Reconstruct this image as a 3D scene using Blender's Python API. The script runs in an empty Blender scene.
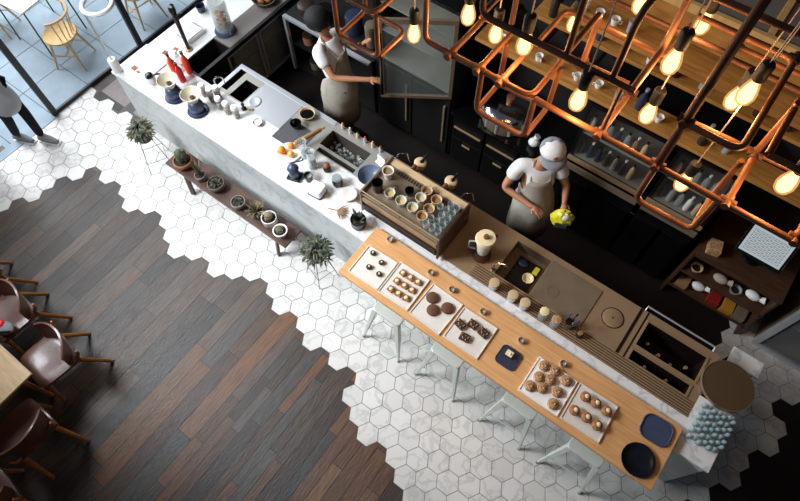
import bpy, bmesh, math, random
from mathutils import Vector, Matrix
random.seed(7)
C = bpy.context.scene.collection
SC = bpy.context.scene
PI = math.pi

# ---------------------------------------------------------------- camera
CAM = Vector((1.23316793, -0.81504491, 5.90913865))
FPX = 595.0
RM = Matrix(((0.80151676, 0.59794828, -0.00536076),
             (0.53101584, -0.71586227, -0.45339099),
             (-0.27494193, 0.36055383, -0.89129561)))   # rows: right, down, forward
cd = bpy.data.cameras.new('camera'); cam = bpy.data.objects.new('camera', cd); C.objects.link(cam)
cd.sensor_fit = 'HORIZONTAL'; cd.sensor_width = 36.0; cd.lens = 36.0 * FPX / 800.0
cd.clip_start = 0.05
_r, _d, _f = Vector(RM[0]), Vector(RM[1]), Vector(RM[2])
m4 = Matrix((_r, -_d, -_f)).transposed().to_4x4()
m4.translation = CAM
cam.matrix_world = m4
SC.camera = cam

# ---------------------------------------------------------------- world, light, exposure
SC.view_settings.view_transform = 'Standard'
SC.view_settings.look = 'None'
SC.view_settings.gamma = 1.0
SC.view_settings.use_curve_mapping = False
SC.view_settings.exposure = 0.0
w = bpy.data.worlds.new('world'); SC.world = w; w.use_nodes = True
w.node_tree.nodes['Background'].inputs[0].default_value = (0.55, 0.66, 0.85, 1)
w.node_tree.nodes['Background'].inputs[1].default_value = 0.10

def area(name, loc, target, sx, sy, power, col):
    l = bpy.data.lights.new(name, 'AREA'); l.shape = 'RECTANGLE'; l.size = sx; l.size_y = sy
    l.energy = power; l.color = col
    o = bpy.data.objects.new(name, l); C.objects.link(o); o.location = loc
    o.rotation_euler = (Vector(target) - Vector(loc)).to_track_quat('-Z', 'Y').to_euler()
    return o
area('daylight_street', (-8.2, 1.2, 4.4), (-3.0, 0.6, 0.3), 5.5, 4.5, 690, (0.90, 0.95, 1.0))
up = area('fill_upper_left', (-4.4, -2.0, 4.9), (-1.0, 0.4, 0.0), 2.4, 2.0, 235, (0.88, 0.94, 1.0)); up.data.spread = math.radians(88)  # added fill lamp inside the room, not a window

# ---------------------------------------------------------------- helpers
def at(u, v, h=0.0):
    """point on the horizontal surface at height h that stands at pixel (u, v)"""
    d = _r * ((u - 400) / FPX) + _d * ((v - 250.5) / FPX) + _f
    t = (h - CAM.z) / d.z
    return CAM + d * t

def lin(c):
    c = c.lstrip('#'); out = []
    for i in (0, 2, 4):
        v = int(c[i:i+2], 16) / 255
        out.append(v / 12.92 if v <= 0.04045 else ((v + 0.055) / 1.055) ** 2.4)
    return (*out, 1)

MATS = {}
def mat(name, col='#888888', rough=0.5, metal=0.0, noise=0.0, nscale=20, col2=None, trans=0.0, emit=None, estr=0, bump=0.0, bscale=40, spec=None, coat=0, alpha=None, attr=None, wave=None, ior=1.45, detail=4):
    if name in MATS: return MATS[name]
    m = bpy.data.materials.new(name); m.use_nodes = True
    nt = m.node_tree; b = nt.nodes['Principled BSDF']
    c1 = lin(col); b.inputs['Base Color'].default_value = c1
    b.inputs['Roughness'].default_value = rough; b.inputs['Metallic'].default_value = metal
    if spec is not None: b.inputs['Specular IOR Level'].default_value = spec
    if coat: b.inputs['Coat Weight'].default_value = coat; b.inputs['Coat Roughness'].default_value = 0.1
    if trans: b.inputs['Transmission Weight'].default_value = trans; b.inputs['IOR'].default_value = ior
    if alpha is not None: b.inputs['Alpha'].default_value = alpha
    if emit: b.inputs['Emission Color'].default_value = lin(emit); b.inputs['Emission Strength'].default_value = estr
    if noise or col2 or bump or attr or wave:
        tc = nt.nodes.new('ShaderNodeTexCoord')
        n = nt.nodes.new('ShaderNodeTexNoise'); n.inputs['Scale'].default_value = nscale; n.inputs['Detail'].default_value = detail
        if wave:
            mp = nt.nodes.new('ShaderNodeMapping'); mp.inputs['Scale'].default_value = wave
            nt.links.new(tc.outputs['Object'], mp.inputs['Vector']); nt.links.new(mp.outputs[0], n.inputs['Vector'])
        else:
            nt.links.new(tc.outputs['Object'], n.inputs['Vector'])
        ramp = nt.nodes.new('ShaderNodeValToRGB')
        if col2: c2 = lin(col2)
        else:
            k = 1 - noise; c2 = (c1[0]*k, c1[1]*k, c1[2]*k, 1)
        ramp.color_ramp.elements[0].position = 0.32; ramp.color_ramp.elements[1].position = 0.68
        ramp.color_ramp.elements[0].color = c2; ramp.color_ramp.elements[1].color = c1
        nt.links.new(n.outputs['Fac'], ramp.inputs['Fac'])
        src = ramp.outputs['Color']
        if attr:
            a = nt.nodes.new('ShaderNodeAttribute'); a.attribute_name = attr
            mx = nt.nodes.new('ShaderNodeMix'); mx.data_type = 'RGBA'; mx.blend_type = 'MULTIPLY'
            mx.inputs[0].default_value = 1.0
            nt.links.new(src, mx.inputs[6]); nt.links.new(a.outputs['Color'], mx.inputs[7]); src = mx.outputs[2]
        nt.links.new(src, b.inputs['Base Color'])
        if bump:
            bn = nt.nodes.new('ShaderNodeTexNoise'); bn.inputs['Scale'].default_value = bscale; bn.inputs['Detail'].default_value = 6
            if wave: nt.links.new(mp.outputs[0], bn.inputs['Vector'])
            else: nt.links.new(tc.outputs['Object'], bn.inputs['Vector'])
            bp = nt.nodes.new('ShaderNodeBump'); bp.inputs['Strength'].default_value = bump; bp.inputs['Distance'].default_value = 0.01
            nt.links.new(bn.outputs['Fac'], bp.inputs['Height']); nt.links.new(bp.outputs[0], b.inputs['Normal'])
    MATS[name] = m
    return m

def marble(name, base, vein, scale, rough=0.3, attr=None, lo=0.47, hi=0.56):
    m = bpy.data.materials.new(name); m.use_nodes = True; nt = m.node_tree; b = nt.nodes['Principled BSDF']
    b.inputs['Roughness'].default_value = rough
    tc = nt.nodes.new('ShaderNodeTexCoord')
    n = nt.nodes.new('ShaderNodeTexNoise'); n.inputs['Scale'].default_value = scale; n.inputs['Detail'].default_value = 8; n.inputs['Distortion'].default_value = 0.35
    nt.links.new(tc.outputs['Object'], n.inputs['Vector'])
    r = nt.nodes.new('ShaderNodeValToRGB'); e = r.color_ramp.elements
    e[0].position = lo - 0.14; e[0].color = lin(base); e[1].position = hi + 0.12; e[1].color = lin(base)
    x = e.new((lo + hi) / 2); x.color = lin(vein)
    e[0].position = lo - .03; e[2].position = hi + .03
    nt.links.new(n.outputs['Fac'], r.inputs['Fac'])
    n2 = nt.nodes.new('ShaderNodeTexNoise'); n2.inputs['Scale'].default_value = scale * 0.5; n2.inputs['Detail'].default_value = 3
    nt.links.new(tc.outputs['Object'], n2.inputs['Vector'])
    mx = nt.nodes.new('ShaderNodeMix'); mx.data_type = 'RGBA'; mx.inputs[7].default_value = lin(base)
    nt.links.new(n2.outputs['Fac'], mx.inputs[0]); nt.links.new(r.outputs['Color'], mx.inputs[6])
    src = mx.outputs[2]
    if attr:
        a = nt.nodes.new('ShaderNodeAttribute'); a.attribute_name = attr
        m2 = nt.nodes.new('ShaderNodeMix'); m2.data_type = 'RGBA'; m2.blend_type = 'MULTIPLY'; m2.inputs[0].default_value = 1
        nt.links.new(src, m2.inputs[6]); nt.links.new(a.outputs['Color'], m2.inputs[7]); src = m2.outputs[2]
    nt.links.new(src, b.inputs['Base Color'])
    MATS[name] = m
    return m

class MB:
    def __init__(s): s.bm = bmesh.new()
    def box(s, c, size, rz=0, M=None):
        mt = Matrix.Translation(c) @ Matrix.Rotation(rz, 4, 'Z') @ (M or Matrix()) @ Matrix.Diagonal((*size, 1))
        bmesh.ops.create_cube(s.bm, size=1, matrix=mt); return s
    def bb(s, x0, x1, y0, y1, z0, z1):
        return s.box(((x0+x1)/2, (y0+y1)/2, (z0+z1)/2), (abs(x1-x0), abs(y1-y0), abs(z1-z0)))
    def beam(s, p0, p1, wx, wz, up=(0, 0, 1)):
        p0, p1 = Vector(p0), Vector(p1); d = p1 - p0
        q = d.to_track_quat('X', 'Z').to_matrix().to_4x4()
        mt = Matrix.Translation((p0+p1)/2) @ q @ Matrix.Diagonal((d.length, wx, wz, 1))
        bmesh.ops.create_cube(s.bm, size=1, matrix=mt); return s
    def cone(s, p0, p1, r0, r1=None, n=12, caps=True):
        if r1 is None: r1 = r0
        p0, p1 = Vector(p0), Vector(p1); d = p1 - p0
        if d.length < 1e-7: return s
        q = d.to_track_quat('Z', 'Y').to_matrix().to_4x4()
        mt = Matrix.Translation((p0+p1)/2) @ q
        bmesh.ops.create_cone(s.bm, cap_ends=caps, segments=n, radius1=max(r0, 1e-4), radius2=max(r1, 1e-4), depth=d.length, matrix=mt); return s
    def ball(s, c, r, sc=(1, 1, 1), n=10, rz=0):
        mt = Matrix.Translation(c) @ Matrix.Rotation(rz, 4, 'Z') @ Matrix.Diagonal((r*sc[0], r*sc[1], r*sc[2], 1))
        bmesh.ops.create_uvsphere(s.bm, u_segments=n+2, v_segments=max(5, n*2//3), radius=1, matrix=mt); return s
    def lathe(s, prof, c=(0, 0, 0), n=20, M=None):
        """prof: list of (r, z); r=0 closes"""
        c = Vector(c); rings = []
        for r, z in prof:
            if r < 1e-5:
                p = Vector((0, 0, z)); p = (M @ p) if M else p
                rings.append([s.bm.verts.new(c + p)])
            else:
                ring = []
                for k in range(n):
                    p = Vector((r*math.cos(2*PI*k/n), r*math.sin(2*PI*k/n), z)); p = (M @ p) if M else p
                    ring.append(s.bm.verts.new(c + p))
                rings.append(ring)
        for a, b in zip(rings, rings[1:]):
            for k in range(n):
                k2 = (k+1) % n
                try:
                    if len(a) == 1 and len(b) > 1: s.bm.faces.new((a[0], b[k], b[k2]))
                    elif len(b) == 1 and len(a) > 1: s.bm.faces.new((a[k2], a[k], b[0]))
                    elif len(a) > 1: s.bm.faces.new((a[k2], a[k], b[k], b[k2]))
                except ValueError: pass
        return s
    def tube(s, pts, r, n=8, closed=False):
        pts = [Vector(p) for p in pts]; N = len(pts); rs = r if isinstance(r, (list, tuple)) else [r]*N
        rings = []; ref = None
        for i, p in enumerate(pts):
            if closed: d = pts[(i+1) % N] - pts[i-1]
            else: d = pts[min(i+1, N-1)] - pts[max(i-1, 0)]
            d.normalize()
            if ref is None:
                ref = Vector((0, 0, 1)) if abs(d.z) < .9 else Vector((1, 0, 0))
            a = d.cross(ref); a.normalize(); bvec = a.cross(d); ref = bvec
            rings.append([s.bm.verts.new(p + (a*math.cos(2*PI*k/n) + bvec*math.sin(2*PI*k/n))*rs[i]) for k in range(n)])
        rng = range(N if closed else N-1)
        for i in rng:
            a, b = rings[i], rings[(i+1) % N]
            for k in range(n):
                s.bm.faces.new((a[k], a[(k+1) % n], b[(k+1) % n], b[k]))
        if not closed:
            s.bm.faces.new(rings[0][::-1]); s.bm.faces.new(rings[-1])
        return s
    def prism(s, poly, z0, z1):
        lo = [s.bm.verts.new((x, y, z0)) for x, y in poly]; hi = [s.bm.verts.new((x, y, z1)) for x, y in poly]
        s.bm.faces.new(lo[::-1]); s.bm.faces.new(hi); n = len(poly)
        for k in range(n): s.bm.faces.new((lo[k], lo[(k+1) % n], hi[(k+1) % n], hi[k]))
        return s
    def holes(s, x0, x1, y0, y1, z0, z1, hs):
        xs = sorted({x0, x1, *[h[0] for h in hs], *[h[1] for h in hs]}); ys = sorted({y0, y1, *[h[2] for h in hs], *[h[3] for h in hs]})
        xs = [x for x in xs if x0 <= x <= x1]; ys = [y for y in ys if y0 <= y <= y1]
        for xa, xb in zip(xs, xs[1:]):
            run = None
            for ya, yb in zip(ys, ys[1:]):
                cx, cy = (xa+xb)/2, (ya+yb)/2
                inh = any(h[0] < cx < h[1] and h[2] < cy < h[3] for h in hs)
                if not inh:
                    run = (run[0], yb) if run else (ya, yb)
                if inh and run: s.bb(xa, xb, run[0], run[1], z0, z1); run = None
            if run: s.bb(xa, xb, run[0], run[1], z0, z1)
        return s
    def basin(s, x0, x1, y0, y1, zt, zb, t=0.004):
        s.bb(x0, x1, y0, y1, zb - t, zb)
        s.bb(x0, x0+t, y0, y1, zb, zt); s.bb(x1-t, x1, y0, y1, zb, zt)
        s.bb(x0+t, x1-t, y0, y0+t, zb, zt); s.bb(x0+t, x1-t, y1-t, y1, zb, zt)
        return s
    def build(s, name, m, parent=None, smooth=False, bevel=0, loc=None, rz=0, seg=2):
        bmesh.ops.recalc_face_normals(s.bm, faces=s.bm.faces)
        me = bpy.data.meshes.new(name); s.bm.to_mesh(me); s.bm.free()
        o = bpy.data.objects.new(name, me); C.objects.link(o)
        if isinstance(m, str): m = MATS[m]
        me.materials.append(m)
        if smooth:
            me.shade_smooth()
            try: me.set_sharp_from_angle(angle=math.radians(40))
            except Exception: pass
        if bevel:
            md = o.modifiers.new('bevel', 'BEVEL'); md.width = bevel; md.segments = seg; md.limit_method = 'ANGLE'
        if parent: o.parent = parent
        if loc is not None: o.location = loc
        if rz: o.rotation_euler.z = rz
        return o

def thing(name, label, cat, loc=(0, 0, 0), rz=0, group=None):
    o = bpy.data.objects.new(name, None); o.empty_display_size = 0.05; C.objects.link(o)
    o.location = loc; o.rotation_euler = (0, 0, rz); o['label'] = label; o['category'] = cat
    if group: o['group'] = group
    return o
def tag(o, label, cat, group=None):
    o['label'] = label; o['category'] = cat
    if group: o['group'] = group
    return o
def struct(o): o['kind'] = 'structure'; return o
def dup(root, loc, rz=0, label=None, group=None, scale=None):
    def cp(o, par):
        c = o.copy(); C.objects.link(c); c.parent = par
        for ch in list(o.children): cp(ch, c)
        return c
    r = cp(root, None)
    r.location = loc; r.rotation_euler = (0, 0, rz)
    if scale: r.scale = (scale,)*3
    if label: r['label'] = label
    if group: r['group'] = group
    return r

# ---------------------------------------------------------------- materials
mat('window_frame_paint', '#2e3438', 0.5)
mat('dark_wall_paint', '#17120f', 0.8, noise=.3, nscale=6)
mat('kitchen_floor_wood', '#1d120d', 0.55, noise=.5, wave=(2, 14, 1))
mat('threshold_wood', '#8a7f7c', 0.6, noise=.3, wave=(14, 2, 1), nscale=4)
mat('grout', '#77756f', 0.9)
mat('terrace_concrete', '#9fb0bd', 0.8, noise=.15, nscale=5)
marble('hex_marble', '#e0ddd8', '#adadac', 4.5, 0.35, attr='tone', lo=.5, hi=.53)
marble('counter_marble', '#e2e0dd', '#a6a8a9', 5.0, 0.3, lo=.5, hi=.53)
marble('counter_marble_shaded', '#b9bcbb', '#878d8f', 4.0, 0.35, lo=.5, hi=.53)  # counter marble darkened: the shade on its front put into the colour
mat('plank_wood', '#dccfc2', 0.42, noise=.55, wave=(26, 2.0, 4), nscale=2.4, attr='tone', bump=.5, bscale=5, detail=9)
mat('bar_wood', '#dba873', 0.42, col2='#c8925c', wave=(1.5, 22, 8), nscale=2.2)
mat('steel', '#ad8f6e', 0.38, 0.4, noise=.10, nscale=4)  # tan base: the bulbs' warm light on the steel put into its colour
mat('steel_daylit', '#a9a69f', 0.35, 0.4, noise=.10, nscale=4)  # same steel at the window end, daylight's grey put into the colour
mat('rubber_mat', '#4b4a4c', 0.7)
mat('steel_dull', '#8c7a65', 0.45, 0.4, noise=.15, nscale=7)
mat('steel_bright', '#c9ccd0', 0.28, 0.55)
mat('chrome', '#d8dadd', 0.12, 1.0)
mat('bin_steel', '#5f574e', 0.45, 0.4, noise=.25, nscale=9)
mat('dark_basin', '#241a15', 0.45, 0.4, noise=.4, nscale=12)
mat('black_metal', '#0e0e0f', 0.4, 0.3)
mat('black_paint', '#121110', 0.5)
mat('black_gloss', '#0a0a0b', 0.15)
mat('copper', '#94603f', 0.52, 0.4, col2='#6f432c', nscale=9)
mat('copper_dark', '#6d4533', 0.55, 0.45, col2='#4a3025', nscale=9)  # darker, browner copper
mat('socket_black', '#0b0908', 0.6)
mat('filter_paper', '#d2c7ae', 0.8)
mat('cable_cloth', '#b9a48f', 0.7)
mat('shelf_wood', '#c08a45', 0.5, col2='#98662e', wave=(2, 18, 8), nscale=2)
mat('dark_shelf_wood', '#4a2f1c', 0.55, col2='#33200f', wave=(2, 16, 8), nscale=2)
mat('bench_wood', '#523628', 0.5, col2='#3d271e', wave=(2, 20, 8), nscale=2)
mat('white_ceramic', '#e9e7e2', 0.25)
mat('white_plastic', '#eeeeec', 0.35)
mat('stoneware_white', '#ddd6cb', 0.5, noise=.08, nscale=30)
mat('navy_ceramic', '#2c3750', 0.3, noise=.25, nscale=30)
mat('slate_blue_ceramic', '#444d66', 0.3, noise=.2, nscale=18)
mat('dark_ceramic', '#15181f', 0.2, noise=.3, nscale=20)
mat('cream_ceramic', '#c9ad86', 0.35)
mat('green_white_ceramic', '#c9cfc0', 0.3)
mat('stool_paint', '#d3d8cf', 0.38, 0.15, noise=.06, nscale=10)
mat('white_cloth', '#e8e6e4', 0.9, noise=.1, nscale=14, bump=.4, bscale=10)
mat('apron_cloth', '#a39c8f', 0.95, noise=.15, nscale=14, bump=.4, bscale=10)
mat('grey_cloth', '#8d9297', 0.95, noise=.1, nscale=10, bump=.3, bscale=10)
mat('black_cloth', '#101114', 0.9)
mat('skin', '#b97f5f', 0.55)
mat('hair_black', '#060504', 0.75, bump=.6, bscale=60)
mat('shoe_grey', '#7d8184', 0.8)
mat('leather', '#6d4636', 0.36, noise=.25, nscale=9, bump=.15, bscale=60, coat=.2)
mat('chair_wood', '#b97a38', 0.45, col2='#96602a', wave=(4, 4, 1), nscale=8)
mat('pine_wood', '#e0b878', 0.5, col2='#cfa463', wave=(4, 4, 1), nscale=6)
mat('table_wood', '#d2b288', 0.45, col2='#bd9a6c', wave=(2, 18, 8), nscale=2)
mat('terracotta', '#a5694a', 0.8, noise=.2)
mat('concrete_pot', '#8d8579', 0.85, noise=.25, nscale=30)
mat('wicker', '#6f6550', 0.85, noise=.5, nscale=60, bump=.6, bscale=80)
mat('soil', '#241a13', 0.95)
mat('leaf_green', '#4a5440', 0.6, col2='#2f3628', nscale=12)
mat('leaf_dry', '#8a7d5c', 0.7, col2='#5f5a40', nscale=12)
mat('cactus_green', '#4f5a3c', 0.7, col2='#39442c', nscale=40)
mat('chocolate', '#3a2116', 0.55, noise=.4, nscale=60, bump=.6, bscale=80)
mat('cookie', '#6b432b', 0.8, noise=.4, nscale=50, bump=.7, bscale=60)
mat('pastry', '#b57a48', 0.6, col2='#7a4a26', nscale=40, bump=.5, bscale=60)
mat('pastry_pale', '#c9a079', 0.7, col2='#94643d', nscale=50, bump=.6, bscale=60)
mat('cream', '#e6d2a6', 0.5)
mat('paper', '#ecebe8', 0.8)
mat('orange_fruit', '#f08a12', 0.45, bump=.2, bscale=80)
mat('peach_fruit', '#d9805a', 0.5, col2='#e0b040', nscale=10)
mat('red_plastic', '#d8201c', 0.35)
mat('orange_plastic', '#ef4a20', 0.35)
mat('yellow_plastic', '#d6cc30', 0.4)
mat('dark_brown', '#2a1a12', 0.5)
mat('cork_brown', '#8a6a48', 0.8)
mat('grey_panel', '#77716c', 0.7)
mat('table_disc', '#54422c', 0.45, noise=.1, nscale=5)
mat('fridge_inside', '#8f8f82', 0.5, noise=.2, nscale=5)
mat('screen_glass', '#101418', 0.2, emit='#c6d0d4', estr=0.7)
mat('shaded_red', '#861c18', 0.5)  # red, mustard and paper toned down: the till shelf's dimness put into colour
mat('mustard', '#a8741d', 0.6)
mat('crumpled_paper', '#a8988c', 0.8)
mat('coat_cloth', '#c6cbd0', 0.95, noise=.1, nscale=10, bump=.3, bscale=10)
mat('bowl_blue', '#5d6b85', 0.35)
mat('screen_ink', '#7f8c92', 0.5)
mat('wood_tool', '#a47b4d', 0.6)
def glassy(name, col, alpha, rough=0.05):
    m = bpy.data.materials.new(name); m.use_nodes = True; nt = m.node_tree
    b = nt.nodes['Principled BSDF']; b.inputs['Base Color'].default_value = lin(col); b.inputs['Roughness'].default_value = rough
    b.inputs['Specular IOR Level'].default_value = 0.8
    tr = nt.nodes.new('ShaderNodeBsdfTransparent'); mx = nt.nodes.new('ShaderNodeMixShader'); mx.inputs[0].default_value = alpha
    nt.links.new(tr.outputs[0], mx.inputs[1]); nt.links.new(b.outputs[0], mx.inputs[2])
    nt.links.new(mx.outputs[0], nt.nodes['Material Output'].inputs[0]); MATS[name] = m; return m
glassy('pane_glass', '#b9c4cc', 0.10)
glassy('clear_glass', '#c3cfd0', 0.34)
glassy('blue_glass', '#a3bcbf', 0.62, 0.12)
glassy('pane_dark', '#4a4e50', 0.10)
glassy('fridge_glass', '#8a9290', 0.22)
def bulb_mats():
    m = bpy.data.materials.new('bulb_glass'); m.use_nodes = True; nt = m.node_tree; nt.nodes.clear()
    out = nt.nodes.new('ShaderNodeOutputMaterial'); e = nt.nodes.new('ShaderNodeEmission')
    e.inputs[0].default_value = (1.0, 0.50, 0.18, 1); e.inputs[1].default_value = 1.0
    tr = nt.nodes.new('ShaderNodeBsdfTransparent'); tr.inputs[0].default_value = (1, .8, .55, 1)
    mx = nt.nodes.new('ShaderNodeMixShader'); mx.inputs[0].default_value = 0.62
    nt.links.new(tr.outputs[0], mx.inputs[1]); nt.links.new(e.outputs[0], mx.inputs[2]); nt.links.new(mx.outputs[0], out.inputs[0])
    MATS['bulb_glass'] = m
    mat('filament_glow', '#ffcc88', 0.5, emit='#ffd08a', estr=11)
bulb_mats()

# ================================================================ FLOOR
T = 0.2; c30, s30 = math.cos(PI/6), 0.5
def lat2w(q, r):
    xl, yl = q + r/2, -r*math.sqrt(3)/2
    return (xl*c30 - yl*s30)*T, (xl*s30 + yl*c30)*T
LEFT = {-13: -10, -12: -9, -11: -9, -10: -7, -9: -7, -8: -7, -7: -5, -6: -2, -5: -2, -4: -1, -3: -1, -2: 0, -1: 1, 0: 0, 1: 0, 2: 0, 3: 1, 4: 1, 5: 1, 6: 2, 7: 2, 8: 3}
FARL = {-13: -12, -12: -14, -11: -15, -10: -17, -9: -18, -8: -20, -7: -21}
RIGHT = {-2: 21, -1: 21, 0: 20, 1: 18, 2: 17, 3: 15, 4: 13, 5: 12, 6: 11}
def is_tile(q, r):
    x, y = lat2w(q, r)
    if not (-5.35 < x < 4.6 and -3.0 < y < 3.6): return False
    if y > 1.02 and x < -4.0: return False
    if y > 2.0 and x < 2.66: return False
    if -4.0 < x < 2.66 and y > 1.9: return False
    if r <= -14: return True
    if r > 8: return False
    if r in RIGHT and q > RIGHT[r]: return False
    if q >= LEFT[r]: return True
    fl = FARL.get(r)
    if fl is not None and q <= fl: return True
    return r > -7 and x < -4.75
bm = bmesh.new(); tone = bm.loops.layers.float_color.new('tone')
Rt = T/math.sqrt(3) - 0.0028
for r in range(-40, 20):
    for q in range(-45, 45):
        if not is_tile(q, r): continue
        cx, cy = lat2w(q, r)
        top = [bm.verts.new((cx + (Rt-.0015)*math.cos(PI/3*k), cy + (Rt-.0015)*math.sin(PI/3*k), 0.0)) for k in range(6)]
        low = [bm.verts.new((cx + Rt*math.cos(PI/3*k), cy + Rt*math.sin(PI/3*k), -0.003)) for k in range(6)]
        g = random.uniform(.84, 1.0)
        fs = [bm.faces.new(top)] + [bm.faces.new((low[k], low[(k+1) % 6], top[(k+1) % 6], top[k])) for k in range(6)]
        for f in fs:
            for l in f.loops: l[tone] = (g, g*.995, g*.985, 1)
me = bpy.data.meshes.new('floor'); bm.to_mesh(me); bm.free(); me.materials.append(MATS['hex_marble'])
o = bpy.data.objects.new('floor', me); C.objects.link(o); struct(o)
# grout bed under the tiles (same outline, hexagons touching)
bm = bmesh.new(); Rg = T/math.sqrt(3) + 0.002
for r in range(-40, 20):
    for q in range(-45, 45):
        if is_tile(q, r):
            cx, cy = lat2w(q, r)
            bm.faces.new([bm.verts.new((cx + Rg*math.cos(PI/3*k), cy + Rg*math.sin(PI/3*k), -0.0022 - 0.00001*((q*7+r*3) % 5))) for k in range(6)])
me = bpy.data.meshes.new('floor'); bm.to_mesh(me); bm.free(); me.materials.append(MATS['grout'])
o = bpy.data.objects.new('floor', me); C.objects.link(o); struct(o)
# planks
bm = bmesh.new(); tone = bm.loops.layers.float_color.new('tone')
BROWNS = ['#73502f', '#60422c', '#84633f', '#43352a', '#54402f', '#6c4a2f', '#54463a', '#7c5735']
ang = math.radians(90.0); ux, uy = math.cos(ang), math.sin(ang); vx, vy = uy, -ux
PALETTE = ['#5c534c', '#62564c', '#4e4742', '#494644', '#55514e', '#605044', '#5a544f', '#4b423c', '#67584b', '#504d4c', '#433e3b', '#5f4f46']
A0 = -5.4
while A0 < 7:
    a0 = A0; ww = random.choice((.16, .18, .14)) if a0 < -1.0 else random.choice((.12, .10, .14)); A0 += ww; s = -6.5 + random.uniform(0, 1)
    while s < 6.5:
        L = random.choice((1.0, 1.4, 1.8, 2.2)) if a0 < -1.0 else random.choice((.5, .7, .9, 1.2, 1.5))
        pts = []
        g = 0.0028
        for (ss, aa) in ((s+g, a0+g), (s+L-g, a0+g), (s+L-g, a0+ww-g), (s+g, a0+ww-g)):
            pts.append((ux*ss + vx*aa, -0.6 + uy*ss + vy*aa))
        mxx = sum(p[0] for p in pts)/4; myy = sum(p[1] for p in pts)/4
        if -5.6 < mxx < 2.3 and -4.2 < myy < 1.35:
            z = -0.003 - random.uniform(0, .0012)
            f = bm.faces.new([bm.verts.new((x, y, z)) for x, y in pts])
            c = lin(random.choice(PALETTE if random.random() < .5 - .42*max(-1, min(1, mxx + 1.1)) else BROWNS)); k = random.uniform(.62, 1.15) * (1.30 if mxx < -1 else 1.12)  # greyer, brighter planks toward the window: daylight sheen put into the colour
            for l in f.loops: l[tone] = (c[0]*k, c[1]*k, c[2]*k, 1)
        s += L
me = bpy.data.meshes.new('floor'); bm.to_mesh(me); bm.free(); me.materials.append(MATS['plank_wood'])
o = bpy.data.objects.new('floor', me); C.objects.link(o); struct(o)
b = MB(); b.bb(-5.22, 5.2, -4.2, 3.55, -0.06, -0.0052); struct(b.build('floor', 'kitchen_floor_wood'))
b = MB(); b.bb(-5.2, -3.9, 1.13, 3.5, -0.0045, -0.0035); struct(b.build('floor', 'threshold_wood'))
# terrace outside
b = MB(); b.bb(-9.5, -5.26, -2.5, 5.5, -0.08, -0.012); struct(b.build('ground', 'window_frame_paint'))
b = MB()
for i in range(7):
    for k in range(14):
        b.bb(-5.27 - .6*(i+1) + .004, -5.27 - .6*i - .004, -2.5 + .6*k + .004, -2.5 + .6*(k+1) - .004, -0.012, -0.004)
struct(b.build('ground', 'terrace_concrete', bevel=.002, seg=1))

# ================================================================ WALLS
b = MB(); b.bb(-5.3, 5.2, 3.55, 3.65, 0, 6.5); struct(b.build('wall_back', 'dark_wall_paint'))
b = MB(); b.bb(-5.31, -5.21, -4.2, -0.40, 0, 6.5); struct(b.build('wall_left', 'dark_wall_paint'))  # unseen wall, carried further along to block street light
b = MB(); b.bb(5.1, 5.2, -4.2, 3.55, 0, 6.5); struct(b.build('wall_right', 'dark_wall_paint'))
b = MB(); b.bb(-5.2, 0.1, -4.2, -1.78, 3.4, 3.6); struct(b.build('shade_slab', 'dark_wall_paint'))  # unseen slab, added to shade the lower-left floor
# window front to the terrace
wn = bpy.data.objects.new('window_1', None); C.objects.link(wn); struct(wn)
for y in (0.53, 1.97, 3.45):
    b = MB(); b.bb(-5.285, -5.225, y-.035, y+.035, 0, 2.95); o = b.build('mullion', 'window_frame_paint', wn, bevel=.004)
b = MB(); b.bb(-5.27, -5.24, .565, 3.415, 0, .045); b.build('bottom_rail', 'window_frame_paint', wn)
b = MB(); b.bb(-5.285, -5.225, -.39, 3.55, 2.95, 3.02); b.build('top_rail', 'window_frame_paint', wn)
b = MB(); b.bb(-5.258, -5.252, .565, 1.935, .045, 2.95); b.build('pane', 'pane_glass', wn)
b = MB(); b.bb(-5.258, -5.252, 2.005, 3.415, .045, 2.95); b.build('pane', 'pane_glass', wn)
b = MB(); b.bb(-5.31, -5.19, -.39, .49, -.004, .006); struct(b.build('trim_1', 'terrace_concrete'))

# ================================================================ BAR COUNTER
bar = thing('bar_counter', 'long white marble bar counter with stainless steel work top running across the room', 'counter', (0, 0, 0))
ZT = 0.9
b = MB(); b.bb(-4.23, 2.81, 1.095, 1.115, 0.0, ZT-.03); b.build('front_panel', 'counter_marble_shaded', bar)
b = MB(); b.bb(-4.25, 2.83, 1.085, 1.385, ZT-.03, ZT); b.bb(-4.25, -0.98, 1.385, 1.615, ZT-.03, ZT); b.bb(2.52, 2.83, 1.385, 1.62, ZT-.03, ZT)
b.build('marble_top', 'counter_marble', bar)
b = MB(); b.bb(2.79, 2.81, 1.115, 1.6, 0, ZT-.03); b.build('end_panel', 'counter_marble_shaded', bar)
b = MB(); b.bb(-4.23, -4.21, 1.115, 1.6, 0, ZT-.03); b.build('end_panel', 'counter_marble_shaded', bar)
HOLES = [(-3.10, -3.02, 1.66, 1.98), (-2.95, -2.76, 1.63, 1.90), (-2.24, -1.88, 1.655, 1.80), (-1.73, -1.22, 1.715, 1.93), (-1.70, -1.22, 1.63, 1.68),
         (0.20, 0.35, 1.755, 1.895), (0.53, 0.895, 1.545, 1.965), (1.89, 2.435, 1.70, 1.955), (1.895, 2.42, 1.545, 1.645)]
b = MB()
b.holes(-3.15, -0.98, 1.615, 2.04, ZT-.02, ZT, HOLES[:2]+HOLES[3:5]); b.build('steel_top', 'steel_daylit', bar)
b = MB()
b.holes(-0.98, 2.52, 1.53, 2.04, ZT-.02, ZT, HOLES[5:])
b.build('steel_top', 'steel', bar)
b = MB(); b.bb(-0.98, 0.35, 1.385, 1.53, ZT-.02, ZT); b.build('steel_strip', 'steel', bar)
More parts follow.
